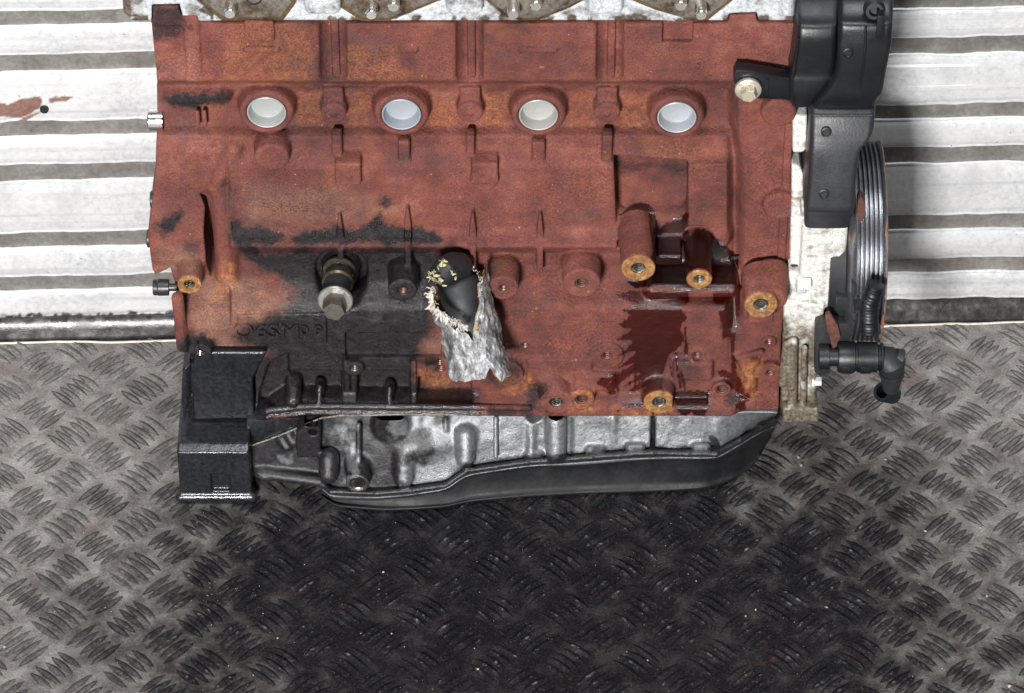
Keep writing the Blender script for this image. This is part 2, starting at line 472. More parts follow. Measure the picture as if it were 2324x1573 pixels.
def make_wall(name, groove=False):
    k = NT(name)
    n1 = k.noise(16, 4, .6); n2 = k.noise(260, 5, .7); st = k.noise(60, 3, .6, sxyz=(.05, 1, 3))
    sp = k.noise(190, 3, .75); x, y, z = k.xyz()
    if groove:
        col = k.ramp(k.math('ADD', k.math('MULTIPLY', n2, .45), k.math('MULTIPLY', k.noise(38, 5, .65), .55)),
                     [(.32, (.095, .086, .077)), (.5, (.180, .170, .158)), (.68, (.29, .28, .27))])
        k.P(Base_Color=col, Metallic=.2, Roughness=.55); k.bump(n2, .25, .0008)
    else:
        col = k.ramp(k.math('ADD', k.math('MULTIPLY', n1, .4), k.math('MULTIPLY', n2, .6)),
                     [(.30, (.41, .42, .44)), (.48, (.59, .595, .605)), (.7, (.70, .70, .705))])
        col = k.mix(k.math('MULTIPLY', k.fr(st, .52, .74), .5), col, (.36, .36, .38))
        col = k.mix(k.math('MULTIPLY', k.fr(k.noise(11, 5, .7, sxyz=(1, 1, .5)), .53, .70), .45), col, (.35, .345, .355))
        sc = k.fr(k.noise(90, 2, .5, sxyz=(.03, 1, 2.2)), .70, .73)
        col = k.mix(k.math('MULTIPLY', sc, k.fr(k.noise(13, 2, .5), .48, .6)), col, (.92, .92, .93))
        pit = k.math('MULTIPLY', k.fr(sp, .665, .72), k.fr(k.noise(22, 2, .5), .42, .66))
        col = k.mix(pit, col, (.10, .10, .13))
        paint = k.attr('paint')
        col = k.mix(paint, col, k.ramp(n2, [(.3, (.17, .085, .065)), (.7, (.29, .17, .14))]))
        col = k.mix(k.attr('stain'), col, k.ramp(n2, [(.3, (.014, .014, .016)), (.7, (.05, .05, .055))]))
        k.P(Base_Color=col, Metallic=.15, Roughness=k.fr(n2, .3, .7, .30, .48)); k.bump(k.math('ADD', st, n2), .22, .0012)
    return k.m
WALLM = make_wall('scuffed_aluminium')
GROOVEM = make_wall('grimy_aluminium_groove', True)
BASEM = simple('oil_blackened_strip', (.045, .043, .043), .32, .3, .6, 160, .5, .6, (.16, .15, .145))

def make_floor():
    k = NT('oil_stained_steel_tread')
    x, y, z = k.xyz()
    n1 = k.noise(9, 5, .6, dist=.4); n2 = k.noise(55, 5, .65); n3 = k.noise(600, 3, .7); n4 = k.noise(1800, 2, .7)
    col = k.ramp(k.math('ADD', k.math('MULTIPLY', n2, .6), k.math('MULTIPLY', n3, .4)),
                 [(.28, (.086, .075, .067)), (.44, (.188, .169, .156)), (.58, (.335, .317, .300)), (.74, (.52, .51, .495))])
    col = k.mix(k.math('MULTIPLY', k.fr(k.noise(30, 4, .6), .55, .75), .45), col, (.19, .105, .085))
    wn = k.attr('worn')
    col = k.mix(k.fr(wn, .5, .9), col, k.ramp(n3, [(.28, (.085, .083, .083)), (.55, (.180, .175, .172)), (.8, (.37, .36, .355))]))
    ring = k.math('MULTIPLY', k.fr(k.math('ABSOLUTE', k.math('SUBTRACT', wn, .42)), .05, .40, 1.0, 0.0), k.fr(k.noise(40, 4, .7), .38, .60, .22, .92))
    col = k.mix(ring, col, (.030, .027, .026))
    # oil soaked into the plate, with shade around the sump painted in
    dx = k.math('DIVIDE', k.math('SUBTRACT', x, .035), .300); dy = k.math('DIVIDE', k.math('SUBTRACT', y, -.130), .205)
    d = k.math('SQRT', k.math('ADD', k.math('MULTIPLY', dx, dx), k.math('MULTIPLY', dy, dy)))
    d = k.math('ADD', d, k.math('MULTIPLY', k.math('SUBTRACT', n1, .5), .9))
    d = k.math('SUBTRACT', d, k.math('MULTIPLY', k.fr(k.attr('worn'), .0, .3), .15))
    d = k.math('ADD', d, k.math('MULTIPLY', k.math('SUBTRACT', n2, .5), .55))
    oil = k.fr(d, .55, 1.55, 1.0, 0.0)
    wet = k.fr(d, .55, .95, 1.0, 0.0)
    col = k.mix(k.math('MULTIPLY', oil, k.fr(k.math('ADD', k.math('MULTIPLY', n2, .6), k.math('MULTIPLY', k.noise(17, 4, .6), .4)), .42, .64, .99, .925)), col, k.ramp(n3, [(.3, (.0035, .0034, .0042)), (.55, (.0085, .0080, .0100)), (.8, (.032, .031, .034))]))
    worn_patch = k.math('MULTIPLY', k.fr(wn, .62, .95), k.fr(k.noise(95, 4, .75, sxyz=(1.3, 1.3, 1)), .55, .70))  # random bright worn patches on the bar tops
    col = k.mix(k.math('MULTIPLY', worn_patch, .8), col, k.ramp(n3, [(.3, (.09, .088, .09)), (.7, (.30, .295, .30))]))
    col = k.mix(k.math('MULTIPLY', k.math('MULTIPLY', k.fr(k.noise(24, 3, .6, dist=.8), .67, .74), oil), .4), col, (.075, .030, .022))
    grit = k.fr(k.noise(900, 2, .8), .69, .75)
    col = k.mix(k.math('MULTIPLY', grit, .5), col, (.45, .40, .32))
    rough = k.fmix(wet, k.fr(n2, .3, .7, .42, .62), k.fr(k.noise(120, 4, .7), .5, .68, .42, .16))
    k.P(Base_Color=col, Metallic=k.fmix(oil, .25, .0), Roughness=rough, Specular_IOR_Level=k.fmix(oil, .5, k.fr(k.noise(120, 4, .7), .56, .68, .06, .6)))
    k.bump(k.math('ADD', k.math('ADD', n3, k.math('MULTIPLY', n4, .4)), k.math('MULTIPLY', n2, .9)), .55, .0010)
    return k.m
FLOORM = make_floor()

# ------------------------------------------------------------------ floor: steel tread plate
FX, FY0 = 900, -700
YW = FLOOR(UC, 733)[1]                 # foot of the ribbed wall at mid picture
WYAW = math.radians(1.75)
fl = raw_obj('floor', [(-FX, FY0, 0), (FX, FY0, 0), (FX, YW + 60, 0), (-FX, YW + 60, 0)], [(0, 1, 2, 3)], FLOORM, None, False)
fl['kind'] = 'structure'
fl['_org'] = [0, 0, 0]
def bar_geo(L=25.0, w=4.3, h=1.25, nl=9, nw=9):
    V = []; F = []; A = []
    for i in range(nl):
        t = i / (nl - 1) * 2 - 1
        ww = w / 2 * max(1 - abs(t) ** 1.9, 0) + .12
        for j in range(nw):
            q = j / (nw - 1) * 2 - 1
            q2 = min(abs(q) / .62, 1.0); t2 = min(abs(t) / .86, 1.0)
            hh = h * (1 - q2 * q2) ** .75 * (1 - t2 ** 3) + .10 * (1 - max(abs(q), abs(t)) ** 6)
            V.append((t * L / 2 * 1.06, q * ww * 1.45, hh))
            A.append(max(0.0, 1 - max(abs(q) ** 1.3, abs(t) ** 4)))
    for i in range(nl - 1):
        for j in range(nw - 1):
            a = i * nw + j; F.append((a, a + nw, a + nw + 1, a + 1))
    return np.array(V), np.array(F), np.array(A)
BV, BF, BA = bar_geo()
spots = []
frot = math.radians(1.5)
for i in range(-21, 22):
    for j in range(-19, 14):
        for kind in (0, 1):
            cx = i * 48.0 + kind * 24.0 + 8; cy = j * 44.5 + kind * 22.25 - 6
            a0 = math.radians(44 if kind == 0 else -44)
            for b in range(5):
                off = (b - 2) * 6.2
                nx, ny = -math.sin(a0), math.cos(a0)
                x = cx + nx * off + random.uniform(-.4, .4); y = cy + ny * off + random.uniform(-.4, .4)
                xr = x * math.cos(frot) - y * math.sin(frot); yr = x * math.sin(frot) + y * math.cos(frot)
                if abs(xr) > 560 or yr < -420 or yr > YW + math.tan(WYAW) * xr - 10: continue
                spots.append((xr, yr, a0 + frot + random.uniform(-.05, .05), random.uniform(.80, 1.10), random.uniform(.35, 1.25)))
def size_key(sp):
    u, v = UV(np.array([[sp[0], sp[1], 0]])); u, v = u[0], v[0]
    vis = -10 < u < 2334 and v < 1585 and not (400 < u < 1770 and v < 1160)
    return (0 if vis else 1, (sp[0] - CAM[0]) ** 2 + (sp[1] - CAM[1]) ** 2)
spots.sort(key=size_key)
bar_me = None
for sp in spots[:300]:
    if bar_me is None:
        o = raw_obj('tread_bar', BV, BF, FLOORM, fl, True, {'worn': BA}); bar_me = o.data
    else:
        o = bpy.data.objects.new('tread_bar', bar_me); COL.objects.link(o); o.parent = fl
    o.location = (sp[0] * .001, sp[1] * .001, 0); o.rotation_euler = (0, 0, sp[2]); o.scale = (sp[3], 1, sp[4])
VV = []; FF = []
for n, sp in enumerate(spots[300:]):
    c, s_ = math.cos(sp[2]), math.sin(sp[2])
    v = BV * np.array([sp[3], 1, sp[4]])
    VV.append(np.stack([c * v[:, 0] - s_ * v[:, 1] + sp[0], s_ * v[:, 0] + c * v[:, 1] + sp[1], v[:, 2]], 1)); FF.append(BF + n * len(BV))
VV = np.concatenate(VV); FF = np.concatenate(FF)
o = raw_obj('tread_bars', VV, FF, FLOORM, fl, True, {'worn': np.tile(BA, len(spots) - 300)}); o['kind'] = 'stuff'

# ------------------------------------------------------------------ ribbed aluminium wall
wall = thing('ribbed_wall', 'scuffed white aluminium wall with grey horizontal grooves behind the engine', 'wall', (0, YW, 0))
wall.rotation_euler = (0, 0, WYAW)
cw, sw = math.cos(WYAW), math.sin(WYAW)
def wall_world(x, y, z):     # wall-local mm -> world mm
    return np.stack([cw * x - sw * y, YW + sw * x + cw * y, z + 0 * x], -1)
def wz(v): return W(UC, v, YW - 3)[1]
grooves = [(-400, -366), (-248, -214), (-146, -112), (7, 39), (106, 143), (258, 290), (355, 391), (510, 542), (608, 639)]
flats = []
for a, b in zip(grooves[:-1], grooves[1:]): flats.append((b[0], a[1]))
flats.append((700, 639))
def wall_obj(name, V, F, mat, at=None):
    o = raw_obj(name, V, F, mat, None, True, at); o.parent = wall
    return o
HW = 640
for n, (v0, v1) in enumerate(flats):
    z0, z1 = wz(v0) + 1.1, wz(v1) - 1.3
    zz = [z0 - 1.2, z0 - .5, z0 + .1, z0 + 1.0] + list(np.linspace(z0 + 3, z1 - 3, 26 if v0 in (258, 700) else 8)) + [z1 - 1.0, z1 - .1, z1 + .3, z1 + .6]
    yy = [-.1, -2.4, -2.9, -3] + [-3] * (len(zz) - 8) + [-3, -2.9, -2.4, -.1]
    xs = np.linspace(-HW, HW, 1100 if v0 in (258, 700) else 260)
    Xg, Zg = np.meshgrid(xs, np.array(zz), indexing='ij'); Yg = np.broadcast_to(np.array(yy), Xg.shape).copy()
    Pn = np.stack([Xg.ravel(), Zg.ravel() + 500 * n, 0 * Xg.ravel()], 1)
    wob = (fbm(Pn, 46, 3) - .5).reshape(Xg.shape); wob2 = (fbm(Pn + 900, 14, 3) - .5).reshape(Xg.shape)
    cz = (Zg - z0) / (z1 - z0); Yg = Yg + (wob * 2.4 + wob2 * .5 + 1.6 * (2 * cz - 1) ** 4 * (np.abs(cz - .5) < .5)) * (np.abs(Yg) > 1)
    Zg = Zg + (wob2 * 1.9 + (fbm(Pn[:, [0, 1, 2]] * [1, .0, 1], 30, 3).reshape(Xg.shape) - .5) * 1.6) * ((np.abs(Yg) < 2.9) * 1.0)
    V = np.stack([Xg.ravel(), Yg.ravel(), Zg.ravel()], 1)
    nx, nz = Xg.shape; I = np.arange(nx * nz).reshape(nx, nz)
    F = np.stack([I[:-1, :-1].ravel(), I[1:, :-1].ravel(), I[1:, 1:].ravel(), I[:-1, 1:].ravel()], 1)
    at = None
    u, v = UV(wall_world(V[:, 0], V[:, 1], V[:, 2]))
    jit = (fbm(np.stack([u, v, 0 * u], 1), 9, 3) - .5) * 14
    if v0 == 258:
        d1 = poly_sdf(u, v, [(-60, 285), (-60, 230), (20, 236), (60, 222), (90, 220), (98, 226), (92, 242), (75, 256), (40, 268), (0, 262), (-20, 285)])
        d2 = poly_sdf(u, v, [(112, 222), (150, 218), (168, 221), (150, 229), (112, 233)])
        d3 = poly_sdf(u, v, [(38, 276), (90, 252), (92, 255), (50, 280)])
        at = {'paint': sstep(1.5, -1.5, np.minimum(np.minimum(d1, d2), d3) + jit * .5)}
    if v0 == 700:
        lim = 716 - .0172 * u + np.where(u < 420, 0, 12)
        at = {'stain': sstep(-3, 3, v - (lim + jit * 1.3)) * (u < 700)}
    wall_obj('rib', V, F, WALLM, at)
zt = wz(-400)
mb = MB().box((-HW, 0, 0), (HW, 4, zt + 40)); o = mb.build('backing_sheet', GROOVEM, None, False); o.parent = wall
# blackened foot strip and the pale edge bead on the floor
zs = wz(700) - 3
xs = np.linspace(-HW, HW, 240); prof = [(-1, zs + 2), (-5.5, zs - 1), (-6.4, zs * .55), (-9, zs * .28), (-9.5, .4), (-3, .3)]
V = []
for i, x in enumerate(xs):
    for (y, z) in prof:
        q = fbm(np.array([[x, y * 3, z * 2]]), 25, 2)[0] - .5
        V.append((x, y + q * 1.2, max(z + q * .8, .2)))
V = np.array(V); I = np.arange(len(V)).reshape(len(xs), len(prof))
F = np.stack([I[:-1, :-1].ravel(), I[:-1, 1:].ravel(), I[1:, 1:].ravel(), I[1:, :-1].ravel()], 1)
wall_obj('foot_strip', V, F, BASEM)
mb = MB(); pts = []
for x in np.linspace(-HW, HW, 160):
    q = fbm(np.array([[x, 0, 0]]), 40, 3)[0] - .5
    pts.append((x, -12.3 + q * 5, .7 + q * .4))
mb.tube(pts, .85, 6); o = mb.build('edge_bead', SEALANT, None); o.parent = wall
u0 = W3(103, 227, YW - 3)
hx = (u0[0]) / cw; hz = u0[2]
mb = MB().lathe([(0, .01), (0, 2.1), (.5, 2.2), (.5, 2.9), (-.8, 3.1)], (0, 0, 0), (0, -1, 0), 20)
mb.V = [v + np.array([hx, -3.8, hz]) for v in mb.V]
o = mb.build('screw_hole', HOLE, None); o.parent = wall

# ------------------------------------------------------------------ loose grit on the plate
GR = simple('grit_chips', (.40, .35, .27), .7, 0, .7, 60, .1, .8, (.45, .27, .12))
mb = MB()
chips = [(1812, 1040, 3), (1818, 1058, 3.2), (2100, 1208, 3), (1692, 1400, 1.8), (2290, 1560, 3.4), (870, 1300, 2.4), (888, 1440, 2.2), (1580, 1320, 1.6), (1715, 1385, 2), (1875, 1380, 2.4), (630, 1450, 2),
         (2240, 1355, 2.4), (2010, 1045, 2.4), (2225, 1200, 2), (10, 1470, 2.6), (1085, 1520, 2), (1470, 1500, 1.6), (480, 1420, 1.4)]
for k in range(240):
    chips.append((random.uniform(0, 2324), random.uniform(1080, 1573), .45 + .7 * random.random() ** 4))
for k in range(26): chips.append((random.gauss(520, 32), random.gauss(1345, 12), random.uniform(.4, .9)))
for u, v, s_ in chips:
    x, y = FLOOR(u, v); bm = bmesh.new(); bmesh.ops.create_icosphere(bm, subdivisions=1, radius=s_ * .5)
    for q in bm.verts: q.co *= random.uniform(.7, 1.2)
    bm2 = Matrix.Translation((x, y, .3 + s_ * .22)) @ Matrix.Rotation(random.uniform(0, 6), 4, 'Z') @ Matrix.Diagonal((1, random.uniform(.5, .9), .5, 1))
    mb.bm(bm, bm2)
o = mb.build('grit', GR, None, False); o['kind'] = 'stuff'; o['label'] = 'pale grit and paint chips scattered over the tread plate'; o['category'] = 'grit'

# ------------------------------------------------------------------ the engine
ENG = thing('engine', 'bare four cylinder engine block with rust red casting standing on the tread plate', 'engine', (-20, 70, 0))

GRIME = [
    (.96, [(590, 578), (640, 562), (730, 560), (1012, 562), (1005, 600), (990, 650), (975, 700), (1000, 745), (985, 762), (950, 785), (965, 800), (1000, 820), (985, 842), (945, 832), (940, 862), (985, 882), (1080, 888), (1096, 930), (1100, 950), (560, 955), (600, 830), (612, 800), (560, 788), (532, 765), (565, 740), (640, 712), (668, 660), (640, 628), (575, 610)]),
    (1.0, [(523, 498), (548, 520), (615, 519), (634, 535), (620, 552), (575, 556), (600, 580), (660, 600), (660, 622), (600, 612), (560, 585), (527, 545), (518, 522)]),
    (1.0, [(668, 545), (700, 525), (765, 508), (800, 520), (845, 505), (862, 488), (880, 508), (915, 515), (985, 528), (1004, 545), (960, 555), (680, 554)]),
    (.8, [(862, 462), (872, 447), (882, 458), (876, 466)]),
    (.95, [(368, 222), (390, 208), (450, 206), (520, 212), (525, 226), (500, 240), (440, 244), (390, 236)]),
    (.95, [(358, 515), (372, 492), (408, 488), (412, 505), (395, 528), (370, 534)]),
    (.55, [(420, 545), (455, 548), (450, 572), (420, 570)]),
    (.75, [(343, 10), (420, 10), (428, 60), (400, 84), (345, 96)]),
    (.9, [(405, 790), (430, 755), (470, 750), (490, 790), (480, 840), (450, 880), (400, 880)]),
    (.8, [(1190, 905), (1195, 875), (1225, 862), (1250, 875), (1240, 895), (1230, 915), (1245, 940), (1100, 945), (1105, 920), (1180, 925)]),
    (.7, [(1645, 895), (1665, 890), (1684, 895), (1680, 915), (1655, 920)]),
    (.6, [(1130, 800), (1180, 815), (1185, 850), (1150, 880), (1090, 860)]),
    (.55, [(1395, 362), (1562, 368), (1562, 400), (1480, 385), (1410, 400)]),
]
GRIME.append((1.0, [(432, 815), (500, 815), (612, 808), (640, 830), (600, 965), (395, 965), (400, 850)]))
GLOSS = [(.6, [(640, 640), (960, 640), (960, 730), (640, 720)]), (.95, [(575, 950), (590, 880), (640, 868), (700, 872), (1075, 888), (1100, 925), (1110, 950)])]
OIL = [
    (1.0, [(1470, 462), (1484, 480), (1492, 520), (1505, 540), (1556, 545), (1580, 520), (1600, 520), (1676, 580), (1676, 640), (1650, 662), (1600, 655), (1560, 662), (1500, 650), (1440, 655), (1420, 640), (1472, 606), (1482, 565), (1474, 520)]),
    (.9, [(1490, 520), (1520, 500), (1562, 480), (1566, 545), (1500, 548)]),
    (.84, [(1395, 668), (1430, 660), (1500, 655), (1560, 658), (1566, 684), (1548, 700), (1560, 720), (1545, 745), (1556, 768), (1540, 790), (1530, 800), (1520, 806), (1512, 822), (1502, 850), (1505, 885), (1514, 912), (1490, 925), (1440, 925), (1398, 934), (1425, 915), (1452, 900), (1464, 880), (1440, 890), (1414, 900), (1452, 864), (1418, 876), (1450, 848), (1412, 854), (1444, 824), (1404, 836), (1438, 800), (1404, 808), (1434, 776), (1400, 772), (1432, 748), (1402, 738), (1430, 715), (1410, 704), (1438, 690)]),
    (.9, [(1550, 740), (1560, 740), (1562, 800), (1557, 830), (1552, 800)]), (.9, [(1528, 795), (1536, 800), (1542, 840), (1546, 880), (1541, 882), (1535, 845)]), (.85, [(1516, 810), (1522, 812), (1526, 850), (1522, 856)]),
    (.82, [(1618, 625), (1640, 610), (1684, 650), (1678, 700), (1674, 745), (1668, 800), (1674, 860), (1684, 885), (1660, 872), (1658, 800), (1654, 765), (1645, 770), (1642, 790), (1638, 760), (1632, 720), (1618, 680)]),
    (.8, [(1626, 842), (1646, 838), (1672, 852), (1684, 862), (1690, 900), (1698, 940), (1690, 955), (1676, 930), (1674, 900), (1660, 880), (1640, 865)]),
    (.95, [(1524, 888), (1610, 885), (1610, 925), (1600, 950), (1580, 955), (1570, 935), (1550, 955), (1535, 930)]),
    (.85, [(1536, 830), (1552, 845), (1560, 890), (1552, 890), (1545, 850)]),
    (.8, [(1370, 880), (1400, 850), (1440, 822), (1450, 832), (1410, 868), (1385, 895)]),
    (.8, [(1350, 870), (1385, 845), (1400, 850), (1375, 880)]),
    (.9, [(1440, 800), (1446, 800), (1444, 880), (1440, 880)]), (.9, [(1532, 800), (1538, 800), (1540, 868), (1536, 868)]), (.85, [(1478, 880), (1486, 880), (1484, 945), (1480, 945)]), (.9, [(1650, 740), (1655, 740), (1654, 830), (1651, 830)]), (.85, [(1668, 860), (1673, 860), (1673, 940), (1669, 940)]), (.85, [(1425, 780), (1429, 780), (1428, 838), (1426, 838)]),
    (.8, [(1680, 895), (1700, 890), (1705, 905), (1690, 918)]),
]
ORANGE = [(0.44, [(670, 206), (731, 206), (731, 286), (670, 286)]), (0.36, [(786, 206), (846, 206), (846, 286), (786, 286)]),
          (0.50, [(981, 207), (1037, 207), (1037, 285), (981, 285)]), (0.55, [(1096, 207), (1155, 207), (1155, 285), (1096, 285)]),
          (0.39, [(1292, 208), (1351, 208), (1351, 288), (1292, 288)]), (0.52, [(1408, 210), (1469, 210), (1469, 292), (1408, 292)]),
          (.9, [(500, 580), (540, 600), (535, 640), (500, 690), (470, 690), (490, 640)]), (1.0, [(500, 808), (540, 785), (570, 778), (600, 800), (590, 812), (510, 815)]),
          (1.0, [(1283, 888), (1345, 885), (1350, 935), (1290, 940)]), (1.0, [(1465, 890), (1525, 900), (1530, 945), (1450, 945), (1455, 920)]),
          (.9, [(1676, 822), (1725, 815), (1722, 905), (1680, 905)]), (.9, [(940, 835), (1000, 840), (1030, 880), (960, 882)]), (.7, [(1390, 925), (1460, 930), (1460, 946), (1385, 946)]),
          (.35, [(520, 40), (700, 60), (720, 200), (500, 190)]), (.35, [(780, 110), (900, 100), (930, 190), (780, 190)]), (.9, [(1130, 860), (1200, 850), (1230, 880), (1150, 900)])]
TAN = [(.6, [(430, 620), (530, 640), (570, 630), (640, 680), (640, 720), (560, 760), (520, 800), (460, 790), (420, 690)]), (.55, [(355, 560), (440, 570), (455, 630), (350, 625)]),
       (.45, [(560, 420), (800, 430), (900, 480), (800, 510), (560, 505)]), (.9, [(950, 772), (1010, 755), (1020, 815), (1000, 818), (965, 800)])]
def poly_mask(u, v, lst, soft0, jit):
    out = np.zeros_like(u)
    for w, p in lst:
        soft = soft0 * (2.0 if len(p) > 26 and soft0 == 11 else 1.0)
        p = np.array(p, float); m = (u > p[:, 0].min() - 30) & (u < p[:, 0].max() + 30) & (v > p[:, 1].min() - 30) & (v < p[:, 1].max() + 30)
        if not m.any(): continue
        d = poly_sdf(u[m], v[m], p) + jit[m]
        out[m] = np.maximum(out[m], w * sstep(soft, -soft, d))
    return out
BARE = []          # (centre, radius) of bare rusty seats, filled while building
def masks(P):
    u, v = UV(P)
    q = np.stack([u, v, 0 * u], 1)
    j = (fbm(q, 34, 4) - .5) * 34; j2 = (fbm(q + 300, 7, 3) - .5) * 9
    streak = (fbm(q * np.array([1, .22, 1]) + 77, 5, 3) - .5) * 16
    bare = np.zeros(len(P))
    for c, r in BARE:
        c = np.array(c)
        d = np.sqrt((P[:, 0] - c[0]) ** 2 + (P[:, 2] - c[2]) ** 2) - r
        bare = np.maximum(bare, sstep(.4, -.6, d) * sstep(3.0, 1.2, np.abs(P[:, 1] - c[1])))
    g = poly_mask(u, v, GRIME, 11, j * .9 + j2 * 1.6 + (fbm(q + 900, 2.6, 2) - .5) * 14)
    thin = (fbm(q * np.array([1, .07, 1]) + 177, 3.4, 3) - .5) * 34
    oil = poly_mask(u, v, OIL, 2.6, j * .16 + j2 * .7 + thin * .22)
    oil = np.maximum(oil, .42 * poly_mask(u, v, OIL, 14, j * .5 + thin * .6 - 6))
    g = np.minimum(1, g * 1.12)
    return {'grime': g * (1 - bare * .9), 'gloss': poly_mask(u, v, GLOSS, 8, j * .5) , 'oil': oil * (1 - bare),
            'orange': .75 * poly_mask(u, v, ORANGE, 9, j * .6), 'tan': poly_mask(u, v, TAN, 24, j), 'bare': bare}

# ---- cylinder block casting
def PX(poly, y): return [W(u, v, y) for u, v in poly]
zdeck = W(UC, 52, 43)[1]; zbot = W(UC, 946, 3)[1]
B = Vol((W(320, 300, 43)[0] - 4, -12, zbot - 6), (W(1806, 60, 43)[0] + 6, 104, W(UC, 12, 43)[1] + 6), .7)
prof = [(30, 42), (184, 42), (190, 51), (208, 54), (288, 54), (306, 46), (338, 45), (372, 38.5), (382, 37), (516, 37), (536, 33.5), (556, 27), (563, 27), (573, 36), (604, 37), (640, 30), (690, 17), (702, 15), (815, 14), (892, 13), (914, 7), (926, 3.6), (946, 3)]
pz = np.array([W(UC, v, y)[1] for v, y in prof]); py = np.array([y for v, y in prof])
assert (np.diff(pz) < 1e-6).all(), np.round(pz, 1)
zax = B.ax[2]; xax = B.ax[0]
fz = np.interp(zax, pz[::-1], py[::-1])
ker = np.exp(-.5 * (np.arange(-4, 5) / 1.4) ** 2); ker /= ker.sum()
fz = np.convolve(np.pad(fz, 4, mode='edge'), ker, 'valid')
F2 = np.repeat(fz[None, :], len(xax), 0)
def UXZ(y):           # picture coordinates of every (x,z) column at depth y
    Xg, Zg = np.meshgrid(xax, zax, indexing='ij')
    return UV(np.stack([Xg, 0 * Xg + y, Zg], -1).reshape(-1, 3))
# left flank: lower than the main panel; and right flank
u, v = UXZ(40); u = u.reshape(F2.shape); v = v.reshape(F2.shape)
flank = sstep(526, 516, u + (v - 400) * -.02) * sstep(300, 330, v) * sstep(690, 640, v)
F2 = F2 * (1 - flank) + flank * np.maximum(F2, 43.5 - 9 * sstep(470, 640, v))
jl = sstep(500, 440, u) * sstep(196, 170, v); F2 = F2 + jl * 3.5
top = sstep(186, 150, v) * 0
rf = sstep(1640, 1680, u) * sstep(195, 230, v) * sstep(700, 640, v)
F2 = F2 * (1 - rf) + rf * (34 + 17 * np.exp(-((u - 1662 - 18 * np.exp(-((v - 260) / 60) ** 2) * -1) / 17.0) ** 2))
rlow = sstep(1650, 1690, u) * sstep(600, 660, v); F2 = F2 * (1 - rlow) + rlow * np.minimum(np.maximum(F2, 9), 15)
lw = fbm(np.stack([np.repeat(xax, len(zax)), np.tile(zax, len(xax)), 0 * np.repeat(xax, len(zax))], 1), 30, 3).reshape(F2.shape) - .5
F2 = F2 + lw * 1.2
gx, gz = np.gradient(F2, .7); sl_ = 1 / np.sqrt(1 + gx * gx + gz * gz)
B.d = ((F2 * 1.0)[:, None, :] - B.ax[1][None, :, None]) * sl_[:, None, :]
B.d = B.d.astype(np.float32)
# outline
out = [(342, 52, 43), (352, 150, 43), (357, 190, 44), (354, 212, 46), (355, 290, 46), (352, 400, 42), (348, 434, 40), (340, 505, 38), (334, 546, 36), (345, 616, 34), (352, 628, 34),
       (384, 632, 26), (394, 690, 16), (400, 735, 14), (408, 790, 14), (412, 840, 12), (411, 905, 10), (416, 952, 6), (575, 946, 3), (1120, 944, 3), (1768, 947, 3), (1771, 868, 8), (1774, 777, 12), (1779, 706, 14), (1795, 606, 30), (1795, 508, 34), (1800, 226, 40), (1806, 52, 43)]
op = [W(*t) for t in out]
op = [(x, zdeck if t[1] == 52 else z) for (x, z), t in zip(op, out)]
op = [(x, (zbot if t[1] in (946, 944, 947, 952) else z)) for (x, z), t in zip(op, out)]
d2 = poly_sdf(xax[:, None], zax[None, :], op).astype(np.float32)
B.d = -smin(-B.d, -d2[:, None, :], 1.6)
B.d = np.maximum(B.d, (B.ax[1] - 96.0)[None, :, None].astype(np.float32))
# deck tabs
B.prism(PX([(347, 60), (347, 16), (404, 15), (417, 60)], 43), 43, 60, 1.5, 2)
B.prism(PX([(1651, 60), (1657, 36), (1715, 34), (1722, 60)], 43), 43, 60, 1.2, 2)
# valleys between the cylinder jackets
for uu in (757, 1066, 1384):
    x0, z0 = W(uu, 30, 40); x1, z1 = W(uu, 176, 40)
    B.cap((x0, 42.0, z0 + 30), (x1, 42.5, z1), 8.6, 2.4, True)
    B.box((W(uu + 4, 100, 46)[0], 50, W(uu, 100, 46)[1]), (2.4, 3.6, 28), 1, 2)
for uu in (520, 940, 1205, 1500):
    pass
for uu in (437,):
    B.box((W(uu, 100, 43)[0], 45, W(uu, 110, 43)[1]), (4.5, 2.6, 26), 1.5, 4)
# jacket marks
for a, b, c, d in ((553, 634, 105, 119), (862, 948, 105, 120), (1177, 1264, 105, 121)):
    x0, z0 = W(a, (c + d) / 2, 41.5); x1, _ = W(b, (c + d) / 2, 41.5)
    B.cap((x0 + 2, 42.2, z0), (x1 - 2, 42.2, z0), 2.7, .8)
x0, z0 = W(589, 68, 41.5); B.box((x0, 42, z0), (9.3, 2.6, 8), .8, 1.2)
x0, z0 = W(1538, 70, 43); B.box((x0, 41, z0), (9.6, 5.0, 8.5), .8, 1.0, True)
# bolt bosses along the plug band
for a, b in ((757, 257), (1067, 256), (1378, 257)):
    x0, z0 = W(a, b, 43.5)
    B.box((x0, 50, z0 + 8), (6.6, 3.2, 10), 1.5, 2.5)
    B.cyl((x0, 58, z0), (x0, 43.0, z0), 9.4, 8.2, 1.6, 2.5)
    B.cyl((x0, 44, z0), (x0, 41.8, z0), 2.3, 1.6, .8, .8)
PLUGS = [(605, 253.5), (911, 258), (1222, 259.5), (1536, 265)]
for a, b in PLUGS:
    x0, z0 = W(a, b, 42.5)
    B.cyl((x0, 56, z0), (x0, 40.8, z0), 19.8, 17.2, 2.0, 2.6)
    B.cyl((x0, 39.0, z0), (x0, 42.6, z0), 14.6, 13.0, .6, 1, True)
    B.cyl((x0, 30, z0), (x0, 58, z0), 12.7, None, .3, .6, True)
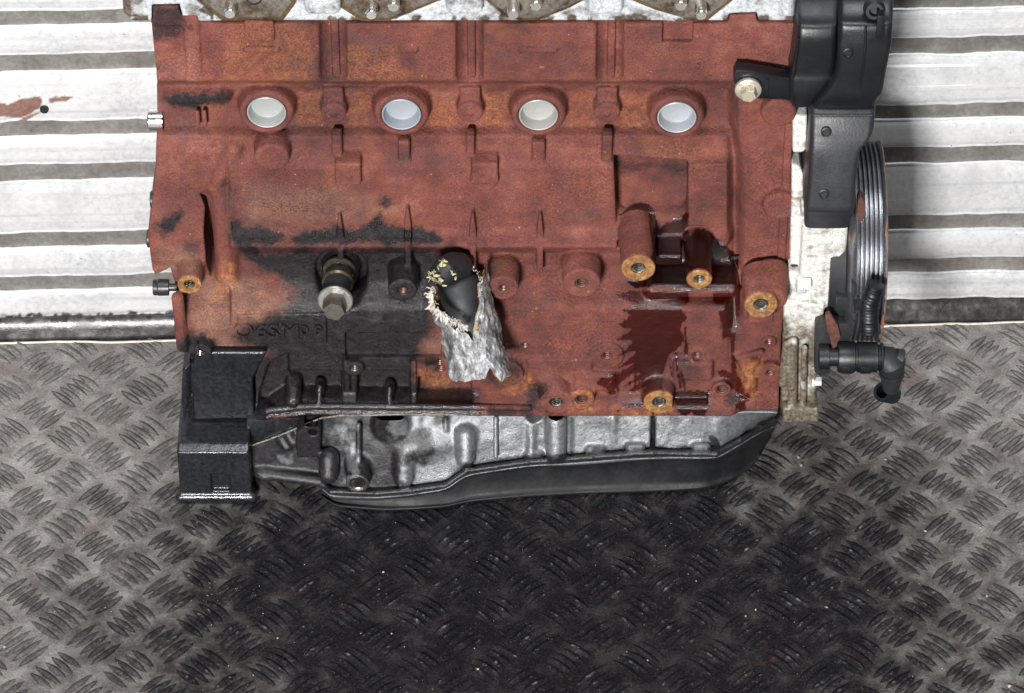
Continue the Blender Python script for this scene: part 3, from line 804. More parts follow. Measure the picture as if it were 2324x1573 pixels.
# ribs hanging from the band
for a, b, c, d in ((752, 777, 300, 350), (903, 931, 312, 374), (1057, 1078, 300, 350), (1207, 1238, 314, 372), (1366, 1391, 300, 362)):
    x0, z0 = W((a + b) / 2, c, 43); _, z1 = W((a + b) / 2, d, 41)
    B.box((x0, 43.5, (z0 + z1) / 2), ((b - a) / 2 / MM - .4, 5.0, (z0 - z1) / 2), 1.5, 2.5)
# round pad and the two stepped pads
x0, z0 = W(617, 358, 33); B.cyl((x0, 50, z0), (x0, 32.2, z0), 12.6, 11.2, 1.8, 2.5)
x0, z0 = W(790, 396, 31); B.box((x0, 42, z0), (8.4, 11.4, 9.4), 1.5, 2.2); B.cyl((x0 + .5, 32, z0 - 2), (x0 + .5, 29.6, z0 - 2), 2.4, 1.6, .8, .6)
x0, z0 = W(1100, 402, 31); B.box((x0, 42, z0 + 3), (8.6, 11.4, 8.5), 1.8, 2.2); B.cyl((x0, 42, z0 - 4), (x0, 31, z0 - 4), 8.6, None, 1.8, 2.2); B.cyl((x0, 32, z0 - 3), (x0, 29.4, z0 - 3), 2.4, 1.6, .8, .6)
# thin upright webs across the ledge
for a, c, d in ((771, 480, 610), (925, 462, 612), (1073, 474, 612), (1226, 476, 615)):
    x0, z0 = W(a, c, 36); _, z1 = W(a, d, 28)
    B.prism([(x0 - .6, z0), (x0 + .6, z0), (x0 + 2.2, z0 - 16), (x0 + 2.0, z1), (x0 - 2.0, z1), (x0 - 2.2, z0 - 16)], 31, 48, .6, 1.8)
    B.box((x0, 34, (z0 + z1) / 2 - 12), (2.0, 8.6, (z0 - z1) / 2 - 12), .8, 2)
# main panel right edge: deep scoop
pk = PX([(1393, 366), (1563, 372), (1563, 548), (1540, 560), (1400, 545)], 37)
B.prism(pk, 18, 58, 1.5, 1.8, True)
x0, z0 = W(1480, 540, 44); B.box((x0, 57, z0 - 3), (26, 14, 22), 9, 12)
B.prism(PX([(1563, 372), (1650, 372), (1650, 575), (1640, 560), (1600, 524), (1563, 518)], 37), 36.5, 70, 1.0, 1.8)
# oil-filled hollow below it
B.prism(PX([(1478, 530), (1600, 530), (1674, 586), (1674, 650), (1655, 664), (1560, 662), (1490, 655)], 30), -4, 44, 3, 2.5, True)
x0, z0 = W(1519, 590, 24); B.box((x0, 34, z0), (8.4, 11, 4.2), 1.4, 2)
x0, z0 = W(1570, 668, 20); B.box((x0, 34, z0 + 2), (31, 16, 5.5), 5, 5)
HOLES = []
def boss(u, v, yc, yb, r, hole=0, hd=16, r1=None, k=2.6, bare=False, rd=1.0, mat=None, dz=0):
    x0, z0 = W(u, v, yc)
    B.cyl((x0, yb + 3, z0 + dz), (x0, yc, z0), r1 or r * 1.12, r, rd, k)
    if bare: BARE.append(((x0, yc, z0), r))
    if hole: HOLES.append((x0, yc, z0, hole, hd, mat))
boss(1448.6, 610, -2, 40, 11.2, 4.6, 16, None, 3.5, True, .6, 'T')
boss(1587, 635, 2, 42, 8.5, 3.6, 14, None, 2.0, True, .6, 'T')
boss(1727, 692, -3, 24, 11.0, 4.8, 16, None, 3.0, True, .6, 'T')
x0, z0 = W(1727, 722, -2); B.box((x0, 8, z0), (8.5, 11, 4), 1.5, 2); x0, z0 = W(1745, 660, 8); B.cyl((x0 + 4, 30, z0), (x0 + 2, 2, z0 - 3), 11, 10, 2, 4)
boss(430, 647, 18, 34, 8.0, 3.6, 12, None, 3, True, .6, 'T')
boss(1142, 655, 12, 40, 10.2, 2.7, 8, None, 3, False, 1.2, 'R')
boss(1320, 644, 12, 40, 12.4, 4.2, 10, None, 3, False, 1.2, 'R')
boss(914, 660, 12, 40, 9.6, 2.8, 6, None, 3, False, 1.2, 'R')
boss(1262, 914, 0, 14, 11.0, 4.4, 14, 12, 2.5, False, .8, 'T')
boss(1320, 908, 2, 14, 8.6, 4.3, 12, 9.6, 3, False, .8, 'R')
boss(1496, 914, 0, 14, 10.6, 4.6, 14, 12, 2.5, True, .8, 'T')
boss(1377, 809, 12, 20, 11.6, 3.4, 10, 12.6, 1.5, False, .8, 'R')
boss(1748, 848, 8, 16, 8.4, 3.0, 8, 9, 2, False, .8, 'R')
boss(1191, 785, 12.5, 16, 3.0, 2.6, 8, None, .5, False, .3, 'R')
boss(1582, 807, 13, 16, 5.5, 3.0, 6, None, 1, False, .3, 'R')
boss(1150, 850, 8, 20, 11, 3.6, 10, 12.5, 3, False, 1, 'R')
boss(1638, 886, 9, 16, 6.5, 4.0, 8, 7, 2, False, .8, 'R')
boss(1390, 892, 9, 16, 4, 2.4, 10, 4.5, 2, False, .5, None)
boss(453, 803, 6, 20, 8.0, 2.6, 12, 9.4, 3, False, 1, 'T')
boss(1000, 838, 6, 24, 9.6, 3.0, 8, 10, 2, False, 1.2, 'R')
boss(804, 838, 9, 24, 6.6, 3.0, 10, 7.5, 3, False, 1, 'T')
boss(1745, 778, 12, 16, 5.0, 2.4, 8, None, 1, False, .3, 'R')
# raised seams and half-round pillars, right foot
x0, z0 = W(1700, 822, 8); _, z1 = W(1700, 900, 6); B.cyl((x0, 13, z1 - 1), (x0 + 1, 13, z0), 6.4, 6.8, 1.5, 3)
x0, z0 = W(1700, 818, 8); B.cap((x0 - 8, 13, z0 - 2), (x0 + 8, 11, z0 + 5), 2.2, 3)
x0, z0 = W(1573, 845, 9); B.box((x0, 13, z0), (13.5, 4.5, 9), 3, 3)
B.prism(PX([(1526, 893), (1606, 893), (1606, 921), (1526, 921)], 5), -6, 13, .8, .8, True)
x0, z0 = W(1350, 870, 8); B.box((x0, 12, z0), (14, 4.5, 8), 3, 4)
x0, z0 = W(1270, 848, 10); B.box((x0, 13.5, z0), (22, 2.6, 12), 2, 2)
x0, z0 = W(1262, 880, 8); B.cap((x0 - 8, 16, z0 + 8), (x0, 8, z0), 8, 4)
# lower left: recessed bays over the black ledge, name pad, big bore of the fitting
for a, b, c, d in ((655, 776, 824, 878), (812, 932, 824, 880), (948, 1070, 836, 884)):
    B.prism(PX([(a, c), (b, c), (b, d), (a, d)], 22), -8, 25, 3, 2.2, True)
B.prism(PX([(610, 824), (655, 800), (655, 880), (590, 925), (578, 925)], 16), -8, 21, 3, 3, True)
for a in (787, 938): 
    x0, z0 = W(a, 850, 10); B.box((x0, 17, z0), (2.0, 7, 17), 1, 2)
x0, z0 = W(665, 905, 6); B.cap((x0, 22, z0 + 4), (x0, 6.5, z0 - 1), 5.5, 3)
for a, b in ((725, 878), (884, 882)):
    x0, z0 = W(a, b, 12); B.cap((x0, 20, z0 - 3), (x0, 13, z0 - 4), 3.6, 2); B.cap((x0, 12, z0), (x0, 4, z0 - 7), 2.0, 1.5)
B.prism(PX([(540, 716), (740, 712), (742, 778), (560, 782), (536, 765)], 12.6), 12.4, 20, .8, 1)
B.prism(PX([(784, 758), (1005, 758), (1000, 812), (784, 812)], 14), 6, 18.5, 1, 1.4, True)
x0, z0 = W(774, 640, 24); B.cyl((x0, -8, z0), (x0, 42, z0), 17.5, 17.5, 3, 3, True)
B.cyl((x0, 46, z0 + 2), (x0 - 1, 29, z0), 13.5, 12, 1.5, 2)
for vv_, yy_, rr_ in ((924, 3.5, 2.4), (938, 3.0, 1.8)):
    B.cap(W3(606, vv_ + 8, yy_), W3(700, vv_ - 2, yy_), rr_, 1.5); B.cap(W3(700, vv_ - 2, yy_), W3(1085, vv_, yy_), rr_, 1.5); B.cap(W3(1085, vv_, yy_), W3(1200, vv_ + 2, yy_), rr_ * .8, 1.5)
# left flange: slot, rib, groove, plank
x0, z0 = W(502, 450, 38); x1, z1 = W(514, 650, 22); B.cap((x0, 45, z0), (x1, 33, z1), 7, 6); 
x0, z0 = W(531, 340, 42); x1, z1 = W(489, 424, 40); B.cap((x0, 43, z0), (x1, 43, z1), 5, 6)
sl = PX([(452, 456), (466, 462), (476, 500), (486, 560), (487, 592), (478, 628), (468, 600), (461, 540), (464, 490)], 36)
B.prism(sl, 10, 82, 1.0, 1.2, True)
x0, z0 = W(391, 300, 44); x1, z1 = W(388, 425, 41); B.cap((x0, 42, z0), (x1, 41, z1), 3.0, 3, True)
x0, z0 = W(448, 225, 46); B.cap((x0 - 16, 50, z0), (x0 + 16, 50, z0), 6.0, 5)
for a in (448, 464): 
    x0, z0 = W(a, 268, 47); B.cap((x0, 47.4, z0 + 5), (x0, 47.6, z0 - 6), 1.6, 1.5)
x0, z0 = W(430, 668, 12); x1, z1 = W(432, 786, 12); B.cap((x0 + .5, 6, z0), (x1, 9, z1), 5.6, 2, True)
x0, z0 = W(404, 700, 12); x1, z1 = W(414, 790, 12); B.cap((x0, 14, z0 + 8), (x1, 14, z1), 4.0, 3)
B.prism(PX([(395, 815), (436, 815), (450, 802), (607, 802), (578, 866), (582, 965), (395, 965)], 8), -14, 40, 1, 1, True)
# right flange: pads
for a, b, r in ((1757, 258, 12), (1760, 470, 12)):
    x0, z0 = W(a, b, 27); B.cyl((x0 + 3, 42, z0), (x0 + 3, 26.5, z0), 12.6, 11.2, 2.2, 2.5)
x0, z0 = W(1782, 440, 33); B.box((x0, 35, z0), (2.6, 3.2, 60), .8, 1.5)
x0, z0 = W(1700, 225, 38); B.cyl((x0, 60, z0 + 2), (x0, 33, z0), 8.5, 7.6, 1, 3)
# bottom lip seam
x0, z0 = W(600, 934, 2); x1, _ = W(1190, 934, 2)
for a, b, c, d, e in HOLES and [h[:5] for h in HOLES] or []:
    B.cyl((a, b - 3, c), (a, b + e, c), d, None, .2, .4, True)
    B.cyl((a, b - 1.2, c), (a, b + 1.0, c), d * 1.28, d * .95, .2, .2, True)
V, Q = B.mesh(); del B
ctr = V[Q].mean(1)
Q = Q[ctr[:, 1] < 95.4]
used = np.zeros(len(V), bool); used[Q.ravel()] = True
mp = np.cumsum(used) - 1; V = V[used]; Q = mp[Q]
block = raw_obj('cylinder_block', V, Q, IRON, ENG, True, masks(V))
block['label'] = 'rust red cast iron cylinder block with oil runs'
# rear half of the casting, behind the modelled face
mb = MB(); ob = [(x * .992, z) for x, z in op]
mb.prism(ob, 94.5, 160, 2.5); Vb = np.array(mb.V)
mb.build('crankcase_rear', IRON, ENG, True, masks(Vb))

# threads in the tapped holes
for a, b, c, r, dep, kind in HOLES:
    if kind is None: continue
    pr = []; n = int(dep / 1.7)
    for i in range(n):
        pr += [(-.7 - i * 1.7, r * .97), (-.7 - i * 1.7 - .55, r * .97), (-.7 - i * 1.7 - .85, r * .78), (-.7 - i * 1.7 - 1.3, r * .78)]
    MB().lathe(pr, (a, b, c), (0, -1, 0), 24).build('threaded_hole', THREAD if kind == 'T' else THREADRUST, block, True, None, 25)
# core plugs
PLUGS_M = [simple('zinc_plug_%d' % i, c, .40, .2, .12, 420, .15, .75, t) for i, (c, t) in enumerate((((.36, .37, .365), (.24, .25, .25)), ((.34, .36, .385), (.15, .22, .32)), ((.37, .37, .355), (.26, .255, .23)), ((.37, .385, .40), (.22, .30, .40))))]
for n, (a, b) in enumerate(PLUGS):
    x0, z0 = W(a, b, 42.5)
    pr = [(-2, 12.62), (.5, 12.62), (.8, 12.2), (.6, 11.7), (-5.6, 10.7), (-6.8, 10.0), (-7.2, 8.8), (-7.0 - .25 * n, .02)]
    o = MB().lathe(pr, (x0, 42.0, z0), (0, -1, 0), 40).build('core_plug', PLUGS_M[n], block, True, None, 30)
    o['label'] = ['pale pressed steel core plug nearest the flywheel end', 'bluish pressed core plug, second from the flywheel end', 'pale grey pressed core plug, third from the flywheel end', 'bluish pressed core plug nearest the timing cover'][n]

# cast marks
def text_part(s, u, v, y, size, rot=0, ext=.7, name='casting_mark', mat=None, parent=None, mirror=False, shear=0):
    cu = bpy.data.curves.new('t', 'FONT'); cu.body = s; cu.size = 1; cu.extrude = .1; cu.bevel_depth = .012; cu.bevel_resolution = 1; cu.align_x = 'CENTER'; cu.align_y = 'CENTER'; cu.resolution_u = 3
    
    to = bpy.data.objects.new('t', cu); COL.objects.link(to)
    dg = bpy.context.evaluated_depsgraph_get(); me = bpy.data.meshes.new_from_object(to.evaluated_get(dg))
    V = np.array([tuple(q.co) for q in me.vertices]); me.calc_loop_triangles(); F = [tuple(t.vertices) for t in me.loop_triangles]
    bpy.data.objects.remove(to); bpy.data.curves.remove(cu); bpy.data.meshes.remove(me)
    x0, z0 = W(u, v, y); c, s_ = math.cos(rot), math.sin(rot)
    X = V[:, 0] * size * (-1 if mirror else 1); Z = V[:, 1] * size
    P = np.stack([x0 + c * X - s_ * Z, y - V[:, 2] / .11 * ext, z0 + s_ * X + c * Z], 1)
    return raw_obj(name, P, F, mat or IRON, parent or block, False, masks(P))
text_part('O6SM', 605, 751, 11.6, 17.5, 0, 1.8)
text_part('10 9', 696, 749, 11.6, 12.5, 0, 1.6)
text_part('Foldoc', 646, 473, 36.8, 11.0, 0, .8)
text_part('9', 1587, 148, 42.0, 13.5, 0, 1.2)

# ------------------------------------------------------------------ cylinder head
H = Vol((W(270, 30, 44)[0] - 3, 30, zdeck - .3), (W(1812, 30, 44)[0] + 3, 100, zdeck + 60), .9)
zt = zdeck + 54
def hp(poly, y=44): return [(W(u_, v_, y)[0], zdeck + .25 if v_ >= 47 else (zt if v_ < -55 else W(u_, v_, y)[1])) for u_, v_ in poly]
H.prism(hp([(278, -60), (280, 30), (302, 47), (1800, 52), (1808, 40), (1806, -60)]), 47, 97, 1.5, 0)
H.prism(hp([(278, -60), (280, 30), (302, 47), (430, 50), (505, 51), (445, 0), (424, -60)]), 44, 60, 1.5, 2)
H.prism(hp([(640, 51), (830, 51), (774, 18), (760, -60), (690, -60), (668, 12)]), 44.5, 60, 1.5, 2)
H.prism(hp([(882, 51), (1190, 51), (1145, 38), (1103, 2), (1098, -60), (1030, -60), (1005, 0)]), 44.2, 60, 1.5, 2)
H.prism(hp([(1222, 51), (1552, 51), (1430, 0), (1415, -60), (1335, -60), (1330, 0), (1290, 20)]), 44.4, 60, 1.5, 2)
H.prism(hp([(1605, 51), (1802, 52), (1800, -60), (1700, -60), (1690, -20), (1650, 12)]), 44, 60, 2, 2)
for a, b in ((691, 773), (1012, 1096), (1335, 1414)):
    H.prism(hp([(a, -60), (a, 26), (a + 10, 34), (b - 10, 34), (b, 26), (b, -60)], 37), 37, 52, 2.2, 2)
H.prism(hp([(1772, -60), (1772, 44), (1803, 44), (1803, -60)], 38), 38, 60, 5, 4)
x0, z0 = W(1480, 32, 44); H.cap((x0 - 22, 46, z0 + 12), (x0 + 18, 45, z0 - 3), 3, 4)
H.prism(PX([(343, 60), (345, 13), (407, 12), (420, 60)], 43), 30, 63, 1, .6, True)
H.prism(PX([(1648, 60), (1655, 33), (1717, 31), (1725, 60)], 43), 30, 63, 1, .6, True)
V, Q = H.mesh(); del H
u, v = UV(V); q = np.stack([u, v, V[:, 1] * 3], 1)
n = fbm(q, 22, 4)
gr = .75 * sstep(.52, .68, n) * sstep(60, 30, np.minimum(np.abs(u - 470), np.minimum(np.abs(u - 830), np.minimum(np.abs(u - 1180), np.abs(u - 1560)))))
gr = np.maximum(gr, .8 * sstep(300, 285, u)); gr = np.maximum(gr, .55 * sstep(.5, .62, n) * sstep(24, 44, v))
head = raw_obj('cylinder_head', V, Q, ALLOY_HEAD, ENG, True, {'grime': gr})
head['label'] = 'chalky white alloy cylinder head with port studs'
ports = [[(424, -60), (446, 0), (505, 47), (640, 47), (668, 10), (690, -60)],
         [(760, -60), (774, 18), (822, 48), (882, 48), (1005, 0), (1030, -60)],
         [(1098, -60), (1103, 2), (1145, 36), (1180, 48), (1222, 46), (1290, 20), (1330, 0), (1340, -60)],
         [(1415, -60), (1430, 0), (1545, 47), (1605, 47), (1650, 12), (1690, -20), (1700, -60)]]
GASK = make_alloy('burnt_oily_gasket', (.12, .075, .035), (.02, .015, .012), .8, .1, .4, .8)
for pl in ports:
    pz_ = [(W(a, b, 41)[0], (zt - .5 if b < -55 else W(a, b, 41)[1])) for a, b in pl]
    c = np.mean(pz_, 0)
    g_ = [(c[0] + (a - c[0]) * 1.03, min(c[1] + (b - c[1]) * 1.06, zt - .2)) for a, b in pz_]
    g_ = [(a, max(b, zdeck + .4)) for a, b in g_]
    V0 = MB().prism(g_, 42.6, 50, .5); V0.build('port_gasket', GASK, head)
    p_ = [(c[0] + (a - c[0]) * .93, max(c[1] + (b - c[1]) * .90, zdeck + 1.0)) for a, b in pz_]
    MB().prism(p_, 41.0, 50, 1.2).build('port_face', MACHINED, head)
for a, b, yl, kind in ((522, 25, 29, 1), (575, 14, 39.5, 0), (843, 27, 29, 1), (893, 14, 31, 1), (1165, 26, 29, 1), (1216, 12, 31, 1), (1545, 12, 31, 1), (1591, 26, 28, 1)):
    x0, z0 = W(a, b, 33)
    if kind: MB().lathe([(-6, 3.9), (0, 3.9), (yl * 0 + 41 - yl - 1.0, 3.9), (41 - yl, 3.2), (41 - yl, .02)], (x0, 41.5, z0), (0, -1, 0), 24).build('port_stud', STEEL, head)
    else: MB().lathe([(-1, 5.4), (.6, 5.2), (.6, 4.0), (-6, 3.8), (-6, .02)], (x0, 41.2, z0), (0, -1, 0), 24).build('stud_hole', HOLE, head)

# ------------------------------------------------------------------ alloy upper sump and pressed steel pan
J = [(572, 1075, -4), (590, 1081, -5), (660, 1086, -6), (729, 1101, -8), (752, 1119, -14), (856, 1123, -18), (930, 1117, -18), (1012, 1105, -16), (1059, 1072, -11), (1195, 1052, -8), (1285, 1046, -7), (1340, 1041, -7), (1406, 1036, -6), (1480, 1031, -6), (1560, 1033, -6), (1625, 1034, -6), (1680, 1003, 6), (1725, 975, 20), (1757, 961, 30)]
Jx = [W3(*t) for t in J]
U_ = Vol((Jx[0][0] - 8, -26, 0), (Jx[-1][0] + 4, 66, zbot + 1), .8)
xa, za = U_.ax[0], U_.ax[2]
zj = np.interp(xa, [p[0] for p in Jx], [p[2] for p in Jx]); yj = np.interp(xa, [p[0] for p in Jx], [p[1] for p in Jx])
tt = np.clip((za[None, :] - zj[:, None]) / (zbot - zj[:, None]), 0, 1)
wv = fbm(np.stack([np.repeat(xa, len(za)), np.tile(za, len(xa)), np.full(len(xa) * len(za), 5.0)], 1), 16, 3).reshape(len(xa), len(za)) - .5
bul = 5 * np.exp(-((xa - W(960, 1000, 0)[0]) / 22) ** 2)[:, None] * np.exp(-((za - W(960, 1003, 0)[1]) / 9) ** 2)[None, :]
Fy = (yj[:, None] + 4) * (1 - tt) + 7.5 * tt + wv * 2.5 - bul
U_.d = (Fy[:, None, :] - U_.ax[1][None, :, None]).astype(np.float32) * .9
ul = [W(557, 1016, 2), W(729, 949, 2)]
low = np.maximum((zj[:, None] + .5 - za[None, :]), za[None, :] - (zbot - .4))
tl = np.interp(xa, [ul[0][0], ul[1][0], ul[1][0] + 1], [ul[0][1], ul[1][1], 999]); low = np.maximum(low, (za[None, :] - tl[:, None]) * .9)
low = np.maximum(low, Jx[0][0] - 4 - xa[:, None]); low = np.maximum(low, xa[:, None] - Jx[-1][0])
U_.d = np.maximum(np.maximum(U_.d, low[:, None, :].astype(np.float32)), (U_.ax[1] - 62)[None, :, None].astype(np.float32))
def upost(u, v0, v1, y0, y1, r, k=3, r1=None):
    a = W3(u, v0, y0); b = W3(u, v1, y1); U_.cap(a, b, r, k, False, r1)
x0, z0 = W(887, 972, -1); U_.cyl((x0, 30, z0 + 1), (x0, -1.5, z0), 14, 12, 2.5, 4)
upost(814, 966, 1075, 0, -12, 2.2, 2.5); upost(800, 1005, 1050, 2, -6, 1.6, 2.5)
x0, z0 = W(812, 1098, -22); U_.cyl((x0, 10, z0 + 2), (x0, -22, z0), 9, 8, .8, 3); SB = (x0, -22, z0)
upost(916, 1028, 1086, -2, -14, 7.4, 3, 6.6); upost(1057, 985, 1040, 2, -8, 7.4, 3, 6.4); upost(1262, 955, 1028, 3, -6, 7.4, 3, 7.0)
upost(1125, 948, 1036, 4, -8, 1.7, 2); upost(1012, 950, 975, 5, 2, 1.4, 2); upost(1206, 960, 1035, 6, -4, 2.0, 4)
upost(1392, 950, 1000, 6, 3, 1.5, 3); upost(1292, 952, 1030, 6, -2, 1.8, 2.5)
x0, z0 = W(1482, 985, 2); U_.box((x0, 0, z0), (1.6, 7, 16), 1, 1.5, True)
x0, z0 = W(1612, 1005, 0); U_.cap((x0, -3, z0 + 4), (x0 + 6, -3, z0 - 12), 3.6, 5, True)
x0, z0 = W(1212, 950, 3); U_.cyl((x0, -10, z0), (x0, 14, z0), 5.6, None, .5, 1, True)
U_.prism(PX([(673, 985), (690, 968), (715, 962), (727, 975), (727, 1040), (673, 1040)], -8), -8, 20, 1.5, 2)
x0, z0 = W(700, 985, -8); U_.cyl((x0 + 3, -14, z0 + 1), (x0 + 3, 2, z0 + 1), 3, None, .5, .8, True)
upost(746, 1040, 1075, -8, -14, 7, 2.5)
upost(600, 1075, 1080, -2, -3, 4, 3); a_ = W3(590, 1074, -2); b_ = W3(725, 1092, -8); U_.cap(a_, b_, 4.0, 4)
for a, b in ((640, 1002), (655, 990)): 
    x0, z0 = W(a, b, 2); U_.cap((x0, 4, z0), (x0 + 3, 1, z0 - 4), 3.5, 3)
for t0, t1 in zip(Jx[3:-1], Jx[4:]):
    U_.cap(t0 + [0, -1.0, 2.6], t1 + [0, -1.0, 2.6], 1.9, 2.0)
for uu in (1210, 1350, 1440, 1590): 
    jv = np.interp(uu, [t[0] for t in J], [t[1] for t in J]); x0, z0 = W(uu, jv - 8, -6); U_.cap((x0 - 3, -3, z0 + 1), (x0 + 4, -3, z0 + 1), 3.2, 3)
V, Q = U_.mesh(); del U_
u, v = UV(V)
n = fbm(np.stack([u, v, 0 * u], 1), 40, 4)
jv = np.interp(u, [t[0] for t in J], [t[1] for t in J])
gr = sstep(1030, 780, u + (n - .5) * 330) * .95
gr = np.maximum(gr * (1 - .55 * sstep(.52, .72, n)), .9 * sstep(30, 4, jv - v))
gr = np.maximum(gr, .95 * sstep(16, 3, np.abs(u - 1612 - (v - 985) * .55)) * sstep(980, 1000, v))
gr = np.maximum(gr, .9 * sstep(7, 3, np.abs(u - 1482)))
gr = np.maximum(gr, .95 * (poly_sdf(u, v, [(668, 985), (690, 960), (732, 962), (780, 1030), (770, 1100), (720, 1100), (668, 1045)]) < 0))
sump = raw_obj('upper_sump', V, Q, ALLOY_DIRTY, ENG, True, {'grime': gr})
sump['label'] = 'grey alloy upper sump, black with oil at one end'
pr = []
for i in range(10): pr += [(-.8 - i * 1.2, 3.6), (-.8 - i * 1.2 - .6, 3.0)]
MB().lathe([(0.15, 7.9), (.35, 7.2), (.35, 4.6), (-.6, 3.8)] + pr + [(-12, .02)], SB, (0, -1, 0), 28).build('threaded_boss_face', STEEL, sump, True, None, 0)
# dark wedge where block, gasket and sump meet
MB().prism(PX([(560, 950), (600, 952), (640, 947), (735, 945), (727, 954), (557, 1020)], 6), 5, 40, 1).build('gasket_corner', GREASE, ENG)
mb = MB(); pts = [W3(a, b, 1) for a, b in ((557, 1016), (600, 1001), (650, 982), (690, 964), (729, 949), (770, 943), (850, 942), (900, 940.5), (960, 941), (1010, 941), (1060, 942))]
mb.tube(pts, .7, 8).build('gasket_edge', make_alloy('pale_gasket_edge', (.26, .24, .21), (.03, .028, .026), .8, .6, .25, 1.0), ENG)
# pan
PB = [(729, 1101, -8, 728, 1137), (752, 1119, -14, 765, 1160), (856, 1123, -18, 868, 1168), (930, 1117, -18, 938, 1166), (1012, 1105, -16, 1014, 1160), (1059, 1072, -11, 1068, 1148), (1195, 1052, -8, 1197, 1136), (1285, 1046, -7, 1290, 1131), (1406, 1036, -6, 1406, 1127), (1530, 1032, -6, 1515, 1124), (1625, 1034, -6, 1600, 1119), (1680, 1003, 6, 1662, 1098), (1725, 975, 20, 1712, 1066), (1757, 961, 30, 1750, 998)]
rowsT = np.array([W3(a, b, c) for a, b, c, d, e in PB]); rowsB = np.array([(*FLOOR(d, e), .6) for a, b, c, d, e in PB])
s0 = np.linspace(0, len(PB) - 1, 150)
def smooth_rows(R):
    R = np.stack([np.interp(s0, np.arange(len(PB)), R[:, i]) for i in range(3)], 1)
    for _ in range(6): R[1:-1] = .25 * R[:-2] + .5 * R[1:-1] + .25 * R[2:]
    return R
T = smooth_rows(rowsT); Bt = smooth_rows(rowsB)
wobz = (fbm(np.stack([s0 * 4, 0 * s0, 0 * s0], 1), 5, 3) - .5)
rows = [T + [0, 14, 1.2], T + [0, 1, 1.6], T + [0, -3.2, 1.2], T + [0, -4.2, 0], T + [0, -3.4, -1.8], T + [0, -.5, -2.8]]
for t in (.15, .3, .5, .7, .85): rows.append(T * (1 - t) + Bt * t + [0, 2.2 * math.sin(math.pi * t), -2 * (1 - t)])
rows += [Bt + [0, 0, 5], Bt + [0, 1.2, 1.8], Bt + [0, 4, 0], Bt * [1, 0, 1] + [0, 150, 0]]
for i in range(2, 6): rows[i] = rows[i] + np.stack([0 * s0, wobz * 2, wobz * 1.5], 1)
G = np.stack(rows, 1); nx, nr = G.shape[:2]; I = np.arange(nx * nr).reshape(nx, nr)
F = np.stack([I[:-1, :-1].ravel(), I[:-1, 1:].ravel(), I[1:, 1:].ravel(), I[1:, :-1].ravel()], 1)
pan = raw_obj('oil_pan', G.reshape(-1, 3), F, BLACKPAINT, ENG)
mb = MB(); mb.tube([T[i] + [0, -3.6, .9 + wobz[i]] for i in range(2, 150, 2)], .5, 6).build('pan_flange_edge', make_alloy('oily_bare_edge', (.20, .205, .23), (.02, .02, .022), .8, .6, .3, .9), pan)

# ------------------------------------------------------------------ gearbox-side foot
K = Vol((W(398, 1040, -16)[0] - 6, -26, -1), (W(612, 810, 10)[0] + 4, 46, W(500, 790, 10)[1] + 4), .8)
xl, xr = W(402, 1040, -16)[0], W(567, 1060, -16)[0]
zc0, zc1 = W(480, 1006, -9)[1], W(480, 1030, -16)[1]
K.prism(PX([(447, 800), (606, 800), (573, 862), (577, 950), (440, 952), (434, 840)], 10), 10, 44, 1.5, 2)
K.box(((xl + xr) / 2, 12, zc0 / 2), ((xr - xl) / 2, 27, zc0 / 2), 1.0, 7)
def chf(X, Y, Z):
    n_ = np.array([zc0 - zc1, 7.0]); n_ = n_ / np.hypot(*n_)      # chamfer half space
    return -((Y + 15.0) * n_[0] * -1 + (Z - zc1) * n_[1]) + 0 * X
K.op(chf, (xl - 3, -26, zc1 - 2), (xr + 3, 2, zc0 + 6), .8, True)
K.cap((xl, -14, 5.5), (xr, -14, 5.5), 3.6, 1.5); K.box(((xl + xr) / 2, 10, 1.8), ((xr - xl) / 2, 26, 1.8), .8, 1)
x0, z0 = W(494, 1096, -15); K.box((x0 + 2, -17, z0), (6.4, 5, 8), 1.2, 1, True)
K.prism(PX([(414, 838), (433, 832), (433, 905), (416, 960), (411, 905)], 7), 7, 44, 1.2, 2)
a_ = W3(441, 840, 6); b_ = W3(441, 925, 6); K.cap(a_, b_, 4.5, 2, True)
K.op(lambda X, Y, Z: (Z - .2) + 0 * X + 0 * Y, (xl - 9, -26, -2), (xr + 20, 46, 3), 0, False) if False else None
V, Q = K.mesh(); del K
V[:, 2] = np.maximum(V[:, 2], .3)
foot = raw_obj('mounting_foot', V, Q, GREASE, ENG)
foot['label'] = 'greasy black mounting foot standing on the plate'

# ------------------------------------------------------------------ timing end: alloy case, covers, pulley
C = Vol((W(1768, 800, 8)[0] - 3, -4, zbot - 12), (W(1930, 520, 10)[0] + 4, 100, W(1800, 255, 30)[1] + 4), .9)
C.prism(PX([(1799, 262), (1832, 264), (1830, 340), (1822, 347), (1799, 347)], 28), 28, 96, 1.5, 1)
C.prism(PX([(1797, 374), (1816, 380), (1826, 402), (1826, 456), (1796, 456)], 28), 28, 96, 1.5, 1)
C.prism(PX([(1795, 340), (1812, 340), (1812, 380), (1795, 380)], 48), 48, 96, 1.5, 1)
C.prism(PX([(1796, 455), (1828, 456), (1842, 470), (1842, 498), (1826, 515), (1824, 602), (1793, 602)], 24), 24, 96, 1.5, 1.5)
C.prism(PX([(1791, 620), (1816, 620), (1820, 684), (1784, 692)], 20), 20, 96, 1.5, 1.5)
C.prism(PX([(1822, 516), (1926, 516), (1921, 600), (1916, 645), (1902, 690), (1862, 712), (1800, 708), (1784, 692), (1815, 640)], 14), 16, 96, 3, 3)
C.prism(PX([(1780, 692), (1872, 702), (1866, 770), (1858, 850), (1850, 885), (1853, 935), (1772, 938), (1776, 860), (1777, 780)], 8), 12, 80, 2, 3)
